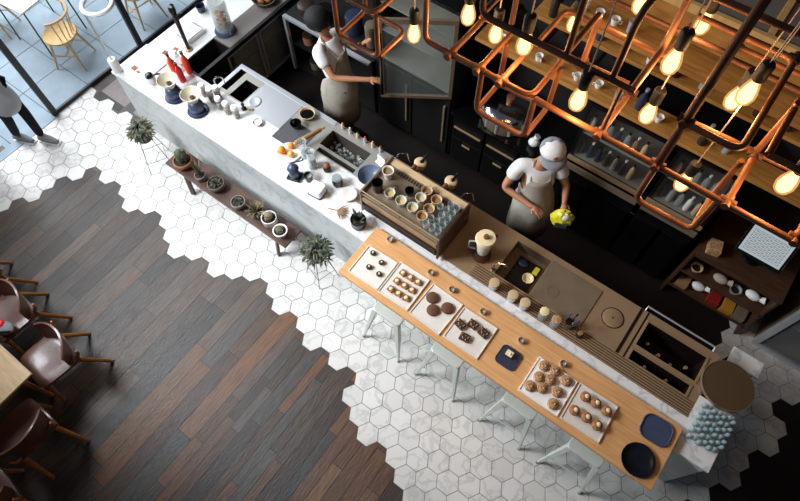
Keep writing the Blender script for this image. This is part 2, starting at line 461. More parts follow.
for k, h in enumerate(HOLES):
    if k == 2: continue
    zb = ZT - (.10, .17, .10, .20, .12, .2, .13, .3, .3)[k]
    b = MB(); b.basin(h[0]-.003, h[1]+.003, h[2]-.003, h[3]+.003, ZT-.001, zb)
    b.build('basin', ('dark_basin' if k in (1, 5, 7, 8, 0) else 'bin_steel' if k in (3, 4) else 'steel_dull'), bar)
b = MB(); b.bb(0.62, 0.86, 1.56, 1.90, ZT-.128, ZT-.10); b.build('sink_well', 'dark_basin', bar)
# raised rims of the bins
b = MB()
for h in HOLES[7:]:
    b.bb(h[0]-.02, h[1]+.02, h[3], h[3]+.012, ZT, ZT+.008); b.bb(h[0]-.02, h[1]+.02, h[2]-.012, h[2], ZT, ZT+.008)
    b.bb(h[0]-.02, h[0], h[2], h[3], ZT, ZT+.008); b.bb(h[1], h[1]+.02, h[2], h[3], ZT, ZT+.008)
b.build('bin_rim', 'steel', bar, bevel=.002)
b = MB(); b.bb(0.90, 1.42, 1.545, 1.975, ZT+.0005, ZT+.008); b.lathe([(.0, .0085), (.055, .0085), (.055, .0105), (.05, .0105)], (1.06, 1.70, ZT), 24)
b.build('cover_panel', 'steel_dull', bar, bevel=.002)
b = MB(); b.bb(1.775, 1.80, 1.535, 2.035, ZT+.0005, ZT+.004); b.bb(1.845, 1.857, 1.535, 2.035, ZT+.0005, ZT+.004); b.build('seam_strip', 'dark_basin', bar)
b = MB(); b.lathe([(0, .006), (.085, .006), (.092, .003), (.092, .0005)], (1.613, 1.80, ZT), 32); b.build('round_lid', 'steel', bar, smooth=True)
b = MB(); b.lathe([(.094, .0005), (.094, .004), (.1, .004), (.1, .0005)], (1.613, 1.80, ZT), 32); b.lathe([(0, .009), (.008, .009), (.008, .006)], (1.613, 1.80, ZT), 10); b.build('lid_ring', 'dark_basin', bar)
b = MB(); b.bb(-2.74, -2.2, 1.60, 1.985, ZT+.0005, ZT+.003); b.build('drain_board', 'steel_bright', bar)
b = MB(); b.bb(-3.15, -1.75, 1.985, 2.04, ZT+.0005, ZT+.006); b.bb(-3.15, -3.1, 1.62, 1.985, ZT+.0005, ZT+.006); b.build('raised_edge', 'steel_bright', bar, bevel=.003)
# slatted drip rail
b = MB(); b.bb(0.35, 2.52, 1.385, 1.53, ZT-.02, ZT-.012); b.build('drip_tray', 'dark_basin', bar)
b = MB()
for k in range(6): b.bb(0.35, 2.52, 1.389+.0235*k, 1.389+.0235*k+.0145, ZT-.008, ZT)
for k in range(9): b.bb(.36+.269*k, .366+.269*k, 1.388, 1.527, ZT-.012, ZT-.008)
o = b.build('drip_slats', 'steel', bar)
b = MB(); b.bb(-3.14, -.98, 2.01, 2.03, 0.02, ZT-.02); b.bb(-.98, 2.5, 2.01, 2.03, 0.02, ZT-.02); b.bb(-3.14, -3.12, 1.6, 2.01, .02, ZT-.02); b.bb(2.48, 2.5, 1.6, 2.01, .02, ZT-.02)
b.build('back_panel', 'dark_basin', bar)
b = MB()
b.tube([(1.82, 2.045, ZT-.04), (1.82, 2.10, ZT-.02), (2.46, 2.10, ZT-.02), (2.46, 2.045, ZT-.04)], .009); o = b.build('towel_rail', 'steel_bright', bar, smooth=True)

# wooden serving board on the marble
wb = thing('serving_ledge', 'pale oak ledge laid along the front of the marble bar, overhanging the stools', 'ledge', (0, 0, 0))
b = MB(); b.bb(-0.625, 2.515, 0.68, 1.265, ZT+.001, ZT+.05); b.build('board', 'bar_wood', wb, bevel=.004)
for x in (-.3, .9, 2.2):
    b = MB(); b.beam((x, .78, ZT-.008), (x, 1.082, ZT-.008), .04, .012); b.build('bracket', 'black_metal', wb)
ZB = ZT + .05

# ================================================================ PERPENDICULAR SIDE COUNTER (left back)
sc_ = thing('side_counter', 'grey topped side counter with black edge and glass fridge doors in the left corner', 'counter')
b = MB(); b.bb(-4.23, -3.70, 1.62, 3.5, ZT-.03, ZT); b.build('light_top', 'white_plastic', sc_)
b = MB(); b.bb(-3.70, -3.42, 2.14, 3.5, ZT-.03, ZT); b.build('grey_top', 'grey_panel', sc_)
b = MB(); b.bb(-3.43, -3.39, 1.62, 3.5, ZT-.05, ZT+.004); b.build('black_edge', 'black_paint', sc_)
b = MB(); b.basin(-3.70, -3.43, 1.63, 2.14, ZT-.005, ZT-.25, .012); b.build('black_well', 'black_paint', sc_)
b = MB(); b.bb(-4.2, -3.47, 1.63, 3.48, .05, ZT-.28); b.build('body', 'black_paint', sc_)
for k in range(2):
    y0 = 2.05 + .52*k
    b = MB(); b.bb(-3.44, -3.42, y0, y0+.03, .1, .83); b.bb(-3.44, -3.42, y0+.47, y0+.50, .1, .83); b.bb(-3.44, -3.42, y0+.03, y0+.47, .1, .14); b.bb(-3.44, -3.42, y0+.03, y0+.47, .79, .83)
    dr = b.build('door', 'steel_bright', sc_)
    b = MB(); b.bb(-3.435, -3.43, y0+.03, y0+.47, .14, .79); b.build('pane', 'fridge_glass', dr)
    b = MB(); b.bb(-3.46, -3.445, y0, y0+.5, .3, .32); b.bb(-3.46, -3.445, y0, y0+.5, .55, .57); b.bb(-3.465, -3.46, y0, y0+.5, .1, .83); b.build('shelf', 'fridge_inside', dr)

# ================================================================ STOOLS
def make_stool(label):
    t = thing('metal_stool', label, 'stool', (0, 0, 0), 0, None)
    hs = .70; a = .155
    b = MB()
    n = 6; poly = []
    for (sx, sy, a0) in ((1, 1, 0), (-1, 1, 90), (-1, -1, 180), (1, -1, 270)):
        for k in range(n+1):
            th = math.radians(a0 + 90*k/n); poly.append((sx*(a-.04) + .04*math.cos(th), sy*(a-.04) + .04*math.sin(th)))
    b.prism(poly, hs-.022, hs)
    b.build('seat', 'stool_paint', t, bevel=.006)
    b = MB(); b.lathe([(.0, hs+.0012), (.012, hs+.0012), (.012, hs)], (0, 0, 0), 10); b.build('seat_hole', 'black_metal', t)
    b = MB()
    for s in (-1, 1):
        b.beam((-a+.01, s*(a-.008), hs-.035), (a-.01, s*(a-.008), hs-.035), .006, .04); b.beam((s*(a-.008), -a+.01, hs-.035), (s*(a-.008), a-.01, hs-.035), .006, .04)
    b.build('apron', 'stool_paint', t)
    for sx in (-1, 1):
        for sy in (-1, 1):
            b = MB()
            f = Vector((sx*.225, sy*.25, 0)); tp = Vector((sx*(a-.028), sy*(a-.028), hs-.02))
            rings = []
            for k, (w0, z) in enumerate(((.052, 0), (.04, .45), (.019, 1))):
                p = tp.lerp(f, z)
                rings.append([b.bm.verts.new(p + Vector((dx*w0/2, dy*w0/2, 0))) for dx, dy in ((-1, -1), (1, -1), (1, 1), (-1, 1))])
            for r0, r1 in zip(rings, rings[1:]):
                for k in range(4): b.bm.faces.new((r0[k], r0[(k+1) % 4], r1[(k+1) % 4], r1[k]))
            b.bm.faces.new(rings[0]); b.bm.faces.new(rings[-1])
            lg = b.build('leg', 'stool_paint', t, bevel=.004)
            b = MB(); b.cone((f.x, f.y, .0), (f.x, f.y, .022), .014, .013, 10); b.build('foot_cap', 'grey_panel', lg)
    zz = .26; k = .63
    for s in (-1, 1):
        px, py = (a-.028)*(1-k) + .225*k, (a-.028)*(1-k) + .25*k
        b = MB(); b.beam((-px, s*py, zz), (px, s*py, zz), .006, .022); b.build('footrest', 'stool_paint', t)
        b = MB(); b.beam((s*px, -py, zz), (s*px, py, zz), .006, .022); b.build('footrest', 'stool_paint', t)
    return t
G = 'metal stools under the oak ledge'
st = make_stool('pale metal stool under the ledge beneath the tray of small square cakes'); st.location = (-.07, .80, 0); st['group'] = G
dup(st, (.60, .80, 0), 0, 'pale metal stool under the ledge beneath the tray of chocolate brownies', G)
dup(st, (1.36, .80, 0), 0, 'pale metal stool under the ledge below the tray heaped with swirled buns', G)
dup(st, (2.01, .80, 0), 0, 'pale metal stool under the ledge nearest the dark round plate', G)

# ================================================================ TRAYS AND PASTRY ON THE LEDGE
def tray(corners, label, m='stoneware_white'):
    P = [at(u, v, ZB+.012) for u, v in corners]
    c = sum(P, Vector())/4
    e1 = ((P[1]-P[0]) + (P[2]-P[3]))/2; e2 = ((P[3]-P[0]) + (P[2]-P[1]))/2
    L, W = e1.length, e2.length; rz = math.atan2(e1.y, e1.x)
    t = thing('serving_tray', label, 'tray', (c.x, c.y, ZB+.0006), rz)
    b = MB(); b.bb(-L/2, L/2, -W/2, W/2, 0, .008); b.build('base', m, t, bevel=.003)
    b = MB(); r = .010
    b.bb(-L/2, L/2, -W/2, -W/2+r, .008, .016); b.bb(-L/2, L/2, W/2-r, W/2, .008, .016)
    b.bb(-L/2, -L/2+r, -W/2+r, W/2-r, .008, .016); b.bb(L/2-r, L/2, -W/2+r, W/2-r, .008, .016)
    b.build('rim', m, t, bevel=.002)
    return t
ZP = ZB + .0095
tray([(370, 246), (399, 263), (376, 290), (347, 270)], 'white square tray with four dark chocolate bites, at the ledge end nearest the plants')
tray([(401, 262), (430, 280), (407, 311), (377, 291)], 'white square tray holding rows of small golden cake squares')
tray([(433, 283), (462, 304), (440, 336), (409, 313)], 'white square tray with three large round brown cookies')
tray([(465, 307), (497, 328), (478, 360), (442, 336)], 'white square tray with four nut topped brownies')
tray([(541, 358), (579, 382), (556, 416), (516, 388)], 'pale square tray heaped with swirled sugared buns', 'paper')
tray([(581, 383), (619, 407), (598, 443), (559, 417)], 'pale square tray holding two rows of three glazed muffins')

for (u, v) in ((373, 254), (381, 263), (369, 268), (379, 275)):
    pass
def place_food(proto_fn, name, pts, labels, cat, group, z=ZP):
    first = None
    for i, (u, v) in enumerate(pts):
        p = at(u, v, z + .012)
        if first is None: o = first = proto_fn()
        else: o = dup(first, (0, 0, 0))
        o.location = (p.x, p.y, z); o.rotation_euler.z = .35*((i*37) % 11 - 5)*.12
        tag(o, labels[i] if isinstance(labels, list) else labels, cat, group)
    return first
def choc_bite():
    t = thing('chocolate_bite', '', 'sweet')
    b = MB(); b.lathe([(0, 0), (.024, 0), (.028, .014), (.022, .028), (0, .033)], n=12); b.build('cup', 'chocolate', t, smooth=True)
    b = MB(); b.ball((.005, 0, .033), .011, n=8); b.build('topping', 'cream', t, smooth=True)
    return t
place_food(choc_bite, 'chocolate_bite', [(373, 253), (381.5, 262.5), (369, 267), (379, 274)],
    ['chocolate bite on the first white tray, nearest the potted plant on the counter', 'chocolate bite on the first white tray, nearest the tray of cake squares', 'chocolate bite on the first white tray, on the side of the wire plant stand', 'chocolate bite on the first white tray, nearest the front of the ledge'],
    'sweet', 'chocolate bites on the first tray')
def cake_sq():
    t = thing('cake_square', '', 'cake')
    b = MB(); b.bb(-.029, .029, -.028, .028, 0, .024); b.build('sponge', 'pastry', t, bevel=.003)
    b = MB(); b.lathe([(.02, .024), (.016, .032), (0, .035)], n=8); b.build('topping', 'cream', t, smooth=True)
    return t
pts = []; labs = []
rown = ['back', 'middle', 'front']; coln = ['column nearest the chocolate bites', 'middle column', 'column nearest the big cookies']
p00, p20, p02, = Vector((403, 273)), Vector((418, 282)), Vector((391, 289))
for r_ in range(3):
    for c_ in range(3):
        p = p00 + (p20-p00)*c_/2 + (p02-p00)*r_/2; pts.append((p.x, p.y)); labs.append('small golden cake square in the %s row, %s of its tray' % (rown[r_], coln[c_]))
place_food(cake_sq, 'cake_square', pts, labs, 'cake', 'golden cake squares on the second tray')
def cookie_():
    b = MB(); b.lathe([(0, 0), (.053, 0), (.058, .010), (.053, .022), (.035, .029), (0, .031)], n=20); return b.build('cookie', 'cookie', smooth=True)
place_food(cookie_, 'cookie', [(432.5, 297.5), (447.5, 308), (433, 310)], ['large round brown cookie, nearest the marble strip', 'large round brown cookie, on the side of the brownie tray', 'large round brown cookie, lowest of the three toward the stools'], 'cookie', 'large cookies on the third tray')
def brownie():
    t = thing('brownie', '', 'cake')
    b = MB(); b.bb(-.043, .043, -.035, .035, 0, .032); b.build('block', 'chocolate', t, bevel=.004)
    b = MB()
    for k in range(10): b.ball((random.uniform(-.034, .034), random.uniform(-.027, .027), .033), .0065, n=6)
    b.build('nuts', 'pastry_pale', t)['kind'] = 'stuff'
    return t
place_food(brownie, 'brownie', [(460.5, 324.5), (473, 324.5), (464.5, 337.5), (483.5, 333)], ['dark nutty brownie on the side of the big cookies', 'dark nutty brownie nearest the marble strip', 'dark nutty brownie nearest the front edge of the ledge', 'dark nutty brownie nearest the blue plate'], 'cake', 'brownies on the fourth tray')
def bun():
    b = MB(); pts = []
    for k in range(26):
        a = k*.62; r = .043 - .0015*k; pts.append((r*math.cos(a), r*math.sin(a), .018 + .0010*k))
    b.tube(pts, .011, 6); b.lathe([(0, 0), (.045, 0), (.049, .01), (.038, .02), (0, .024)], n=14); return b.build('swirl_bun', 'pastry_pale', smooth=True)
place_food(bun, 'swirl_bun', [(544, 366), (555, 371), (539, 377), (550, 380), (566, 381), (530, 386), (542, 388), (557, 392), (553, 404)],
    ['swirled bun at the back corner of its heap near the blue plate', 'swirled bun second from the back edge of the heap', 'swirled bun in the heap on the side facing the blue plate', 'swirled bun in the very middle of the heap', 'swirled bun at the side of the heap toward the muffins', 'darker swirled bun at the corner of the heap facing the stools', 'swirled bun at the front middle of the heap', 'swirled bun right of the middle of the heap', 'swirled bun lying apart nearest the front of its tray'], 'bun', 'swirled buns on the fifth tray')
def muffin():
    t = thing('muffin', '', 'muffin')
    b = MB(); b.lathe([(0, 0), (.028, 0), (.036, .03), (.044, .036), (.043, .05), (.026, .063), (0, .067)], n=16); b.build('cake', 'pastry', t, smooth=True)
    b = MB(); b.ball((.006, .006, .062), .02, (1, 1, .5), n=8); b.build('icing', 'cream', t, smooth=True)
    return t
place_food(muffin, 'muffin', [(584.5, 397.5), (595, 404), (605.5, 412), (573.5, 411), (585.5, 418), (596, 426)],
    ['glazed muffin in the back row on the side of the bun tray', 'glazed muffin in the middle of the back row', 'glazed muffin in the back row toward the blue grey plate', 'glazed muffin in the front row on the side of the bun tray', 'glazed muffin in the middle of the front row', 'glazed muffin in the front row toward the dark round plate'], 'muffin', 'muffins on the last tray')

# plates
def rounded_poly(L, W, r, n=6):
    poly = []
    for (sx, sy, a0) in ((1, 1, 0), (-1, 1, 90), (-1, -1, 180), (1, -1, 270)):
        for k in range(n+1):
            th = math.radians(a0 + 90*k/n); poly.append((sx*(L/2-r) + r*math.cos(th), sy*(W/2-r) + r*math.sin(th)))
    return poly
p = at(508.5, 357.5, ZB+.01)
pl = thing('square_plate', 'small square navy blue plate carrying one cream topped cake', 'plate', (p.x, p.y, ZB+.0006), .0)
b = MB(); b.prism(rounded_poly(.19, .185, .04), 0, .009); b.build('base', 'navy_ceramic', pl, bevel=.003)
b = MB(); b.tube([(x, y, .011) for x, y in rounded_poly(.183, .178, .037)], .004, 6, closed=True); b.build('rim', 'navy_ceramic', pl, smooth=True)
p = at(509.5, 354, ZB+.03)
t = thing('cake_portion', 'single small cake with pale icing on the navy blue plate', 'cake', (p.x, p.y, ZB+.0106))
b = MB(); b.bb(-.034, .034, -.03, .03, 0, .024); b.build('sponge', 'chocolate', t, bevel=.003)
b = MB(); b.bb(-.031, .031, -.027, .027, .0245, .038); b.ball((.006, -.003, .041), .010, n=8); b.build('icing', 'cream', t, bevel=.003)
p = at(656.5, 430, ZB+.012)
pl = thing('square_plate', 'empty blue grey rounded square plate at the right ledge end by the marble', 'plate', (p.x, p.y, ZB+.0006), .05)
b = MB(); b.prism(rounded_poly(.245, .215, .07), 0, .008); b.build('base', 'slate_blue_ceramic', pl, bevel=.003)
b = MB(); b.tube([(x, y, .012) for x, y in rounded_poly(.24, .21, .068)], .006, 6, closed=True); b.build('rim', 'slate_blue_ceramic', pl, smooth=True)
p = at(638, 460, ZB+.012)
t = thing('round_plate', 'empty shiny black round plate at the right end of the ledge by the front edge', 'plate', (p.x, p.y, ZB+.0006))
b = MB(); b.lathe([(0, 0), (.08, 0), (.115, .008), (.135, .022), (.131, .023), (.108, .014), (.08, .007), (0, .007)], n=36)
b.build('dish', 'dark_ceramic', t, smooth=True)
b = MB(); b.lathe([(.128, .0225), (.135, .023), (.134, .027), (.129, .026)], n=36); b.build('rim', 'dark_ceramic', t, smooth=True)
# tea light glasses
def tealight():
    t = thing('tea_light', '', 'tea light')
    b = MB(); b.lathe([(0, 0), (.022, 0), (.029, .022), (.027, .038), (.024, .038), (.022, .008), (0, .008)], n=14); b.build('holder', 'chrome', t, smooth=True)
    b = MB(); b.lathe([(0, .0085), (.0215, .0085), (.0215, .024), (0, .024)], n=12); b.build('wax', 'steel_bright', t, smooth=True)
    return t
place_food(tealight, 'tea_light', [(390, 240), (431, 273), (452, 290), (483, 312), (521, 341), (563, 364)],
  ['small silver tea light holder behind the chocolate bites', 'small silver tea light holder behind the golden cake squares', 'small silver tea light holder behind the big round cookies', 'small silver tea light holder behind the brownies', 'small silver tea light holder behind the navy plate', 'small silver tea light holder behind the swirled buns'], 'tea light', 'tea lights along the back of the oak ledge', ZB+.0006)

# ================================================================ PLANTS, BENCH, STANDS
bn = thing('plant_bench', 'long low reddish brown wooden bench lined with potted plants in front of the marble bar', 'bench', (0, 0, 0))
b = MB(); b.bb(-3.25, -1.45, .725, .985, .375, .405); b.build('top', 'bench_wood', bn, bevel=.004)
for x in (-3.0, -1.62):
    for y in (.77, .945):
        b = MB(); b.beam((x, y, .375), (x + (.02 if x < -2 else -.02), y - (.04 if y < .9 else -.02), .0), .05, .03); b.build('leg', 'bench_wood', bn, bevel=.003)
b = MB(); b.bb(-3.0, -1.62, .88, .905, .335, .374); b.build('rail', 'bench_wood', bn)
ZS = .4056
def pot(name, label, loc, r, h, m, shape='bowl', foliage=None, group=None, cat='potted plant'):
    t = thing(name, label, cat, loc, random.uniform(0, 6), group); r *= 1.34; h *= 1.1
    if shape == 'bowl': pr = [(0, 0), (r*.55, 0), (r*.9, h*.35), (r, h*.75), (r*.92, h), (r*.84, h), (r*.88, h*.75), (0, h*.7)]
    elif shape == 'cyl': pr = [(0, 0), (r*.85, 0), (r*.95, h*.1), (r, h), (r*.9, h), (r*.88, h*.82), (0, h*.82)]
    else: pr = [(0, 0), (r*.7, 0), (r*.72, h*.1), (r, h*.8), (r*1.06, h*.82), (r*1.06, h), (r*.92, h), (r*.9, h*.85), (0, h*.85)]
    b = MB(); b.lathe(pr, n=20); pt = b.build('pot', m, t, smooth=True)
    b = MB(); b.lathe([(0, h*.86), (r*.87, h*.86), (r*.87, h*.7)], n=16); b.build('soil', 'soil', t)
    foliage(t, r, h*.86)
    return t
def leaf(b, base, d, L, wd, curl=.3, n=5):
    base = Vector(base); d = Vector(d).normalized(); side = d.cross(Vector((0, 0, 1)))
    if side.length < .05: side = Vector((math.cos(L*900), math.sin(L*900), 0))
    side.normalize(); up = side.cross(d); prev = None
    for k in range(n+1):
        s = k/n; p = base + d*L*s - Vector((0, 0, 1))*curl*L*s*s
        wk = wd*math.sin(PI*(.12+.85*s))*.5; 
        v = [b.bm.verts.new(p - side*wk), b.bm.verts.new(p + up*wk*.35), b.bm.verts.new(p + side*wk)]
        if prev:
            b.bm.faces.new((prev[0], prev[1], v[1], v[0])); b.bm.faces.new((prev[1], prev[2], v[2], v[1]))
        prev = v
def f_cactus(mname='cactus_green', hh=.12, arms=True):
    def f(t, r, z):
        b = MB(); pr = [(0, z)]
        b.lathe([(r*.42, z-.005), (r*.5, z+hh*.4), (r*.42, z+hh*.85), (r*.2, z+hh), (0, z+hh*1.03)], n=14)
        if arms: b.lathe([(r*.2, -.01), (r*.26, hh*.3), (r*.15, hh*.55), (0, hh*.6)], (r*.4, .0, z+hh*.35), n=10)
        b.build('cactus_body', mname, t, smooth=True)
        b = MB()
        for k in range(60):
            a = random.uniform(0, 6.28); zz = z + random.uniform(.1, .95)*hh; p = Vector((r*.46*math.cos(a), r*.46*math.sin(a), zz))
            b.cone(p, p + Vector((math.cos(a), math.sin(a), .3))*.012, .0012, .0003, 4)
        b.build('spines', 'cream', t)['kind'] = 'stuff'
    return f
def f_blades(n, L, wd, m, spread=.5, curl=.2):
    def f(t, r, z):
        b = MB()
        for k in range(n):
            a = 6.28*k/n + random.uniform(-.3, .3); s = random.uniform(.1, 1)*spread
            leaf(b, (r*.4*math.cos(a)*s, r*.4*math.sin(a)*s, z-.005), (math.cos(a)*s, math.sin(a)*s, 1), L*random.uniform(.7, 1.1), wd, curl*random.uniform(.3, 1.3))
        b.build('foliage', m, t)
    return f
def f_rosette(m, L=.05, n=26):
    def f(t, r, z):
        b = MB()
        for k in range(n):
            a = k*2.399; e = .25 + 1.2*k/n
            leaf(b, (0, 0, z), (math.cos(a)*math.cos(e), math.sin(a)*math.cos(e), math.sin(e)), L*(1.15-.5*k/n), L*.42, .1, 4)
        b.build('foliage', m, t)
    return f
def f_bush(m, R, n=120, L=.05, wd=.018, droop=.4, m2=None, n2=0):
    def f(t, r, z):
        for mm, nn, nm in ((m, n, 'foliage'), (m2, n2, 'dry_foliage')):
            if not nn: continue
            b = MB()
            for k in range(nn):
                a = random.uniform(0, 6.28); rr = R*math.sqrt(random.random()); zz = z + random.uniform(0, 1)*R*.9*(1-.5*rr/R)
                leaf(b, (rr*math.cos(a)*.8, rr*math.sin(a)*.8, zz), (math.cos(a+random.uniform(-1, 1)), math.sin(a+random.uniform(-1, 1)), random.uniform(-.2, 1.0)), L*random.uniform(.6, 1.3), wd, droop)
            b.build(nm, mm, t)
    return f
def on_bench(u, v, z=ZS):
    p = at(u, v, z+.03); return (p.x, min(p.y, .86), z)
p = on_bench(184, 163)
pot('potted_cactus', 'tall fuzzy cactus in a wide clay bowl at the window end of the bench', p, .085, .085, 'terracotta', 'bowl', f_cactus(hh=.17))
pot('snake_plant', 'small pot with tall narrow upright dry tipped leaves beside the clay cactus bowl', on_bench(201, 177), .045, .07, 'concrete_pot', 'cyl', f_blades(11, .30, .028, 'leaf_dry', .35))
pot('potted_succulent', 'succulent rosette in a round tan bowl, third pot along the bench from the window', on_bench(217, 186), .075, .085, 'wicker', 'bowl', f_rosette('leaf_green', .07))
pot('potted_succulent', 'blue green succulent in a rounded pale stone pot at the middle of the bench', on_bench(239, 204), .062, .08, 'concrete_pot', 'bowl', f_rosette('leaf_green', .06))
pot('spiky_plant', 'bushy spiky dry brown plant in a dark pot on the bench', on_bench(257, 213), .06, .09, 'wicker', 'bowl', f_blades(46, .13, .014, 'leaf_dry', 1.4, .25))
pot('potted_cactus', 'round brown cactus in a white cup pot, second from the far end of the bench', on_bench(272, 219), .062, .10, 'white_ceramic', 'cyl', f_cactus('leaf_dry', .09, False))
pot('potted_cactus', 'low green cactus in a small white pot at the bar ledge end of the bench', on_bench(281, 233), .055, .085, 'white_ceramic', 'taper', f_cactus('cactus_green', .045, False))

def wire_stand(name, label, loc, rz, R, H, foot, n=4, lab_m='black_metal'):
    t = thing(name, label, 'plant stand', loc, rz)
    tops = [(R*math.cos(2*PI*k/n), R*math.sin(2*PI*k/n), H) for k in range(n)]
    for k in range(n):
        a = 2*PI*k/n; b = MB(); b.tube([tops[k], (foot*math.cos(a), foot*math.sin(a), .004)], .004, 6); b.build('leg', lab_m, t, smooth=True)
    b = MB(); b.tube([(R*math.cos(2*PI*k/20), R*math.sin(2*PI*k/20), H) for k in range(20)], .004, 6, closed=True); b.build('ring', lab_m, t, smooth=True)
    zz = .16; fr = R + (foot-R)*(1-zz/H)
    b = MB(); b.tube([(fr*math.cos(2*PI*k/n), fr*math.sin(2*PI*k/n), zz) for k in range(n)], .0035, 6, closed=True); b.build('brace', lab_m, t, smooth=True)
    b = MB()
    for k in range(n): b.tube([tops[k], (0, 0, H-.055)], .003, 5)
    b.build('cradle', lab_m, t, smooth=True)
    return t
wire_stand('plant_stand', 'thin black wire plant stand on the white tiles near the window', (-3.64, .81, 0), .3, .09, .50, .20, 4)
pot('bushy_plant', 'bushy grey green plant in a basket pot on the wire stand near the window', (-3.64, .81, .456), .085, .13, 'wicker', 'taper', f_bush('leaf_green', .15, 190, .07, .016, .6, 'leaf_dry', 80))
wire_stand('plant_stand', 'thin black wire plant stand on the tiles between the bench and the oak ledge', (-1.09, .84, 0), .5, .085, .46, .18, 4)
pot('bushy_plant', 'bushy green plant in a tan pot on the wire stand beside the oak ledge', (-1.09, .84, .416), .078, .13, 'wicker', 'taper', f_bush('leaf_green', .165, 230, .07, .016, .5, 'leaf_dry', 40))

# ================================================================ DINING TABLE AND CHAIRS (lower left)
tb = thing('dining_table', 'pale topped wooden table at the left edge of the dark plank floor', 'table', (0, 0, 0))
b = MB(); b.bb(-3.45, -2.245, -2.75, -1.645, .718, .745); b.build('top', 'table_wood', tb, bevel=.004)
for x in (-3.35, -2.4):
    for y in (-2.62, -1.78): b = MB(); b.cone((x, y, 0), (x, y, .718), .02, .03, 12); b.build('leg', 'chair_wood', tb, smooth=True)
def make_chair(label):
    t = thing('leather_chair', label, 'chair')
    W, D = .22, .21
    b = MB()   # seat pan with soft top
    n = 10; g = {}
    for i in range(n+1):
        for j in range(n+1):
            x = -W + 2*W*i/n; y = -D + 2*D*j/n
            tx, ty = abs(x/W), abs(y/D); k = 1 - .10*(tx**6)*(ty**2); 
            z = .455 - .02*(1-tx*tx)*(1-ty*ty) - .02*tx**6 - .02*ty**6
            g[i, j] = b.bm.verts.new((x*(1-.06*(ty**3)), y*(1-.06*tx**3), z))
    for i in range(n):
        for j in range(n): b.bm.faces.new((g[i, j], g[i+1, j], g[i+1, j+1], g[i, j+1]))
    r = bmesh.ops.extrude_face_region(b.bm, geom=list(b.bm.faces)); bmesh.ops.translate(b.bm, verts=[v for v in r['geom'] if isinstance(v, bmesh.types.BMVert)], vec=(0, 0, -.035))
    b.build('seat', 'leather', t, smooth=True)
    b = MB()   # curved back shell
    prev = None; m_ = 16
    rows = []
    for off in (0, .018):
        grid = []
        for i in range(m_+1):
            a = math.radians(-58 + 116*i/m_); col = []
            for j in range(5):
                s = j/4; hgt = .445 + .29*s*(1 - .35*abs(math.sin(a))**3); rr = .225 + .05*s + off
                col.append(b.bm.verts.new((rr*math.sin(a), -.02 + (rr-.02)*math.cos(a), hgt)))
            grid.append(col)
        for i in range(m_):
            for j in range(4): b.bm.faces.new((grid[i][j], grid[i+1][j], grid[i+1][j+1], grid[i][j+1]))
        rows.append(grid)
    A, B = rows
    for i in range(m_):
        b.bm.faces.new((A[i][4], A[i+1][4], B[i+1][4], B[i][4])); b.bm.faces.new((A[i][0], A[i+1][0], B[i+1][0], B[i][0]))
    for j in range(4):
        b.bm.faces.new((A[0][j], A[0][j+1], B[0][j+1], B[0][j])); b.bm.faces.new((A[m_][j], A[m_][j+1], B[m_][j+1], B[m_][j]))
    b.build('backrest', 'leather', t, smooth=True)
    for sx in (-1, 1):
        b = MB(); b.tube([(sx*.17, .17, .40), (sx*.20, .225, .50), (sx*.21, .235, .58)], [.019, .016, .010], 8); b.build('back_post', 'chair_wood', t, smooth=True)
        b = MB(); b.tube([(sx*.16, .15, .425), (sx*.21, .34, 0)], [.026, .017], 8); b.build('leg', 'chair_wood', t, smooth=True)
        b = MB(); b.tube([(sx*.17, -.16, .425), (sx*.20, -.21, 0)], [.025, .016], 8); b.build('leg', 'chair_wood', t, smooth=True)
    b = MB(); b.bb(-.19, .19, -.17, -.14, .38, .418); b.bb(-.19, .19, .14, .17, .38, .418); b.bb(-.17, -.14, -.14, .14, .38, .418); b.bb(.14, .17, -.14, .14, .38, .418)
    b.build('seat_frame', 'chair_wood', t)
    return t
G = 'leather chairs around the dining table'
c1 = make_chair('brown leather chair at the table side facing the bar, its seat fully in view'); c1.location = (-2.44, -1.50, 0); c1['group'] = G; c1.rotation_euler.z = -.12
dup(c1, (-3.13, -1.46, 0), -.05, 'brown leather chair at the table holding a draped grey and red garment', G)
dup(c1, (-3.72, -1.44, 0), .05, 'brown leather chair at the left picture edge, farthest from the bar counter end', G)
dup(c1, (-2.10, -2.06, 0), -PI/2, 'brown leather chair tucked at the table end near the dark planks', G)
dup(c1, (-1.86, -2.62, 0), -PI/2 - .1, 'brown leather chair at the bottom left picture corner, lowest of the chairs', G)
t = thing('folded_jacket', 'small grey and dark red jacket lying on the second leather chair', 'jacket', (-2.98, -1.56, .475), .4)
b = MB(); b.ball((0, 0, .035), .10, (1, .7, .4), 14); b.build('body', 'grey_cloth', t, smooth=True)
b = MB(); b.ball((-.05, .02, .065), .06, (1, .8, .45), 12); b.build('lining', 'red_plastic', t, smooth=True)
b = MB(); b.tube([(-.09, -.03, .04), (0, -.06, .08), (.09, -.02, .05)], .012, 8); b.build('strap', 'black_cloth', t, smooth=True)

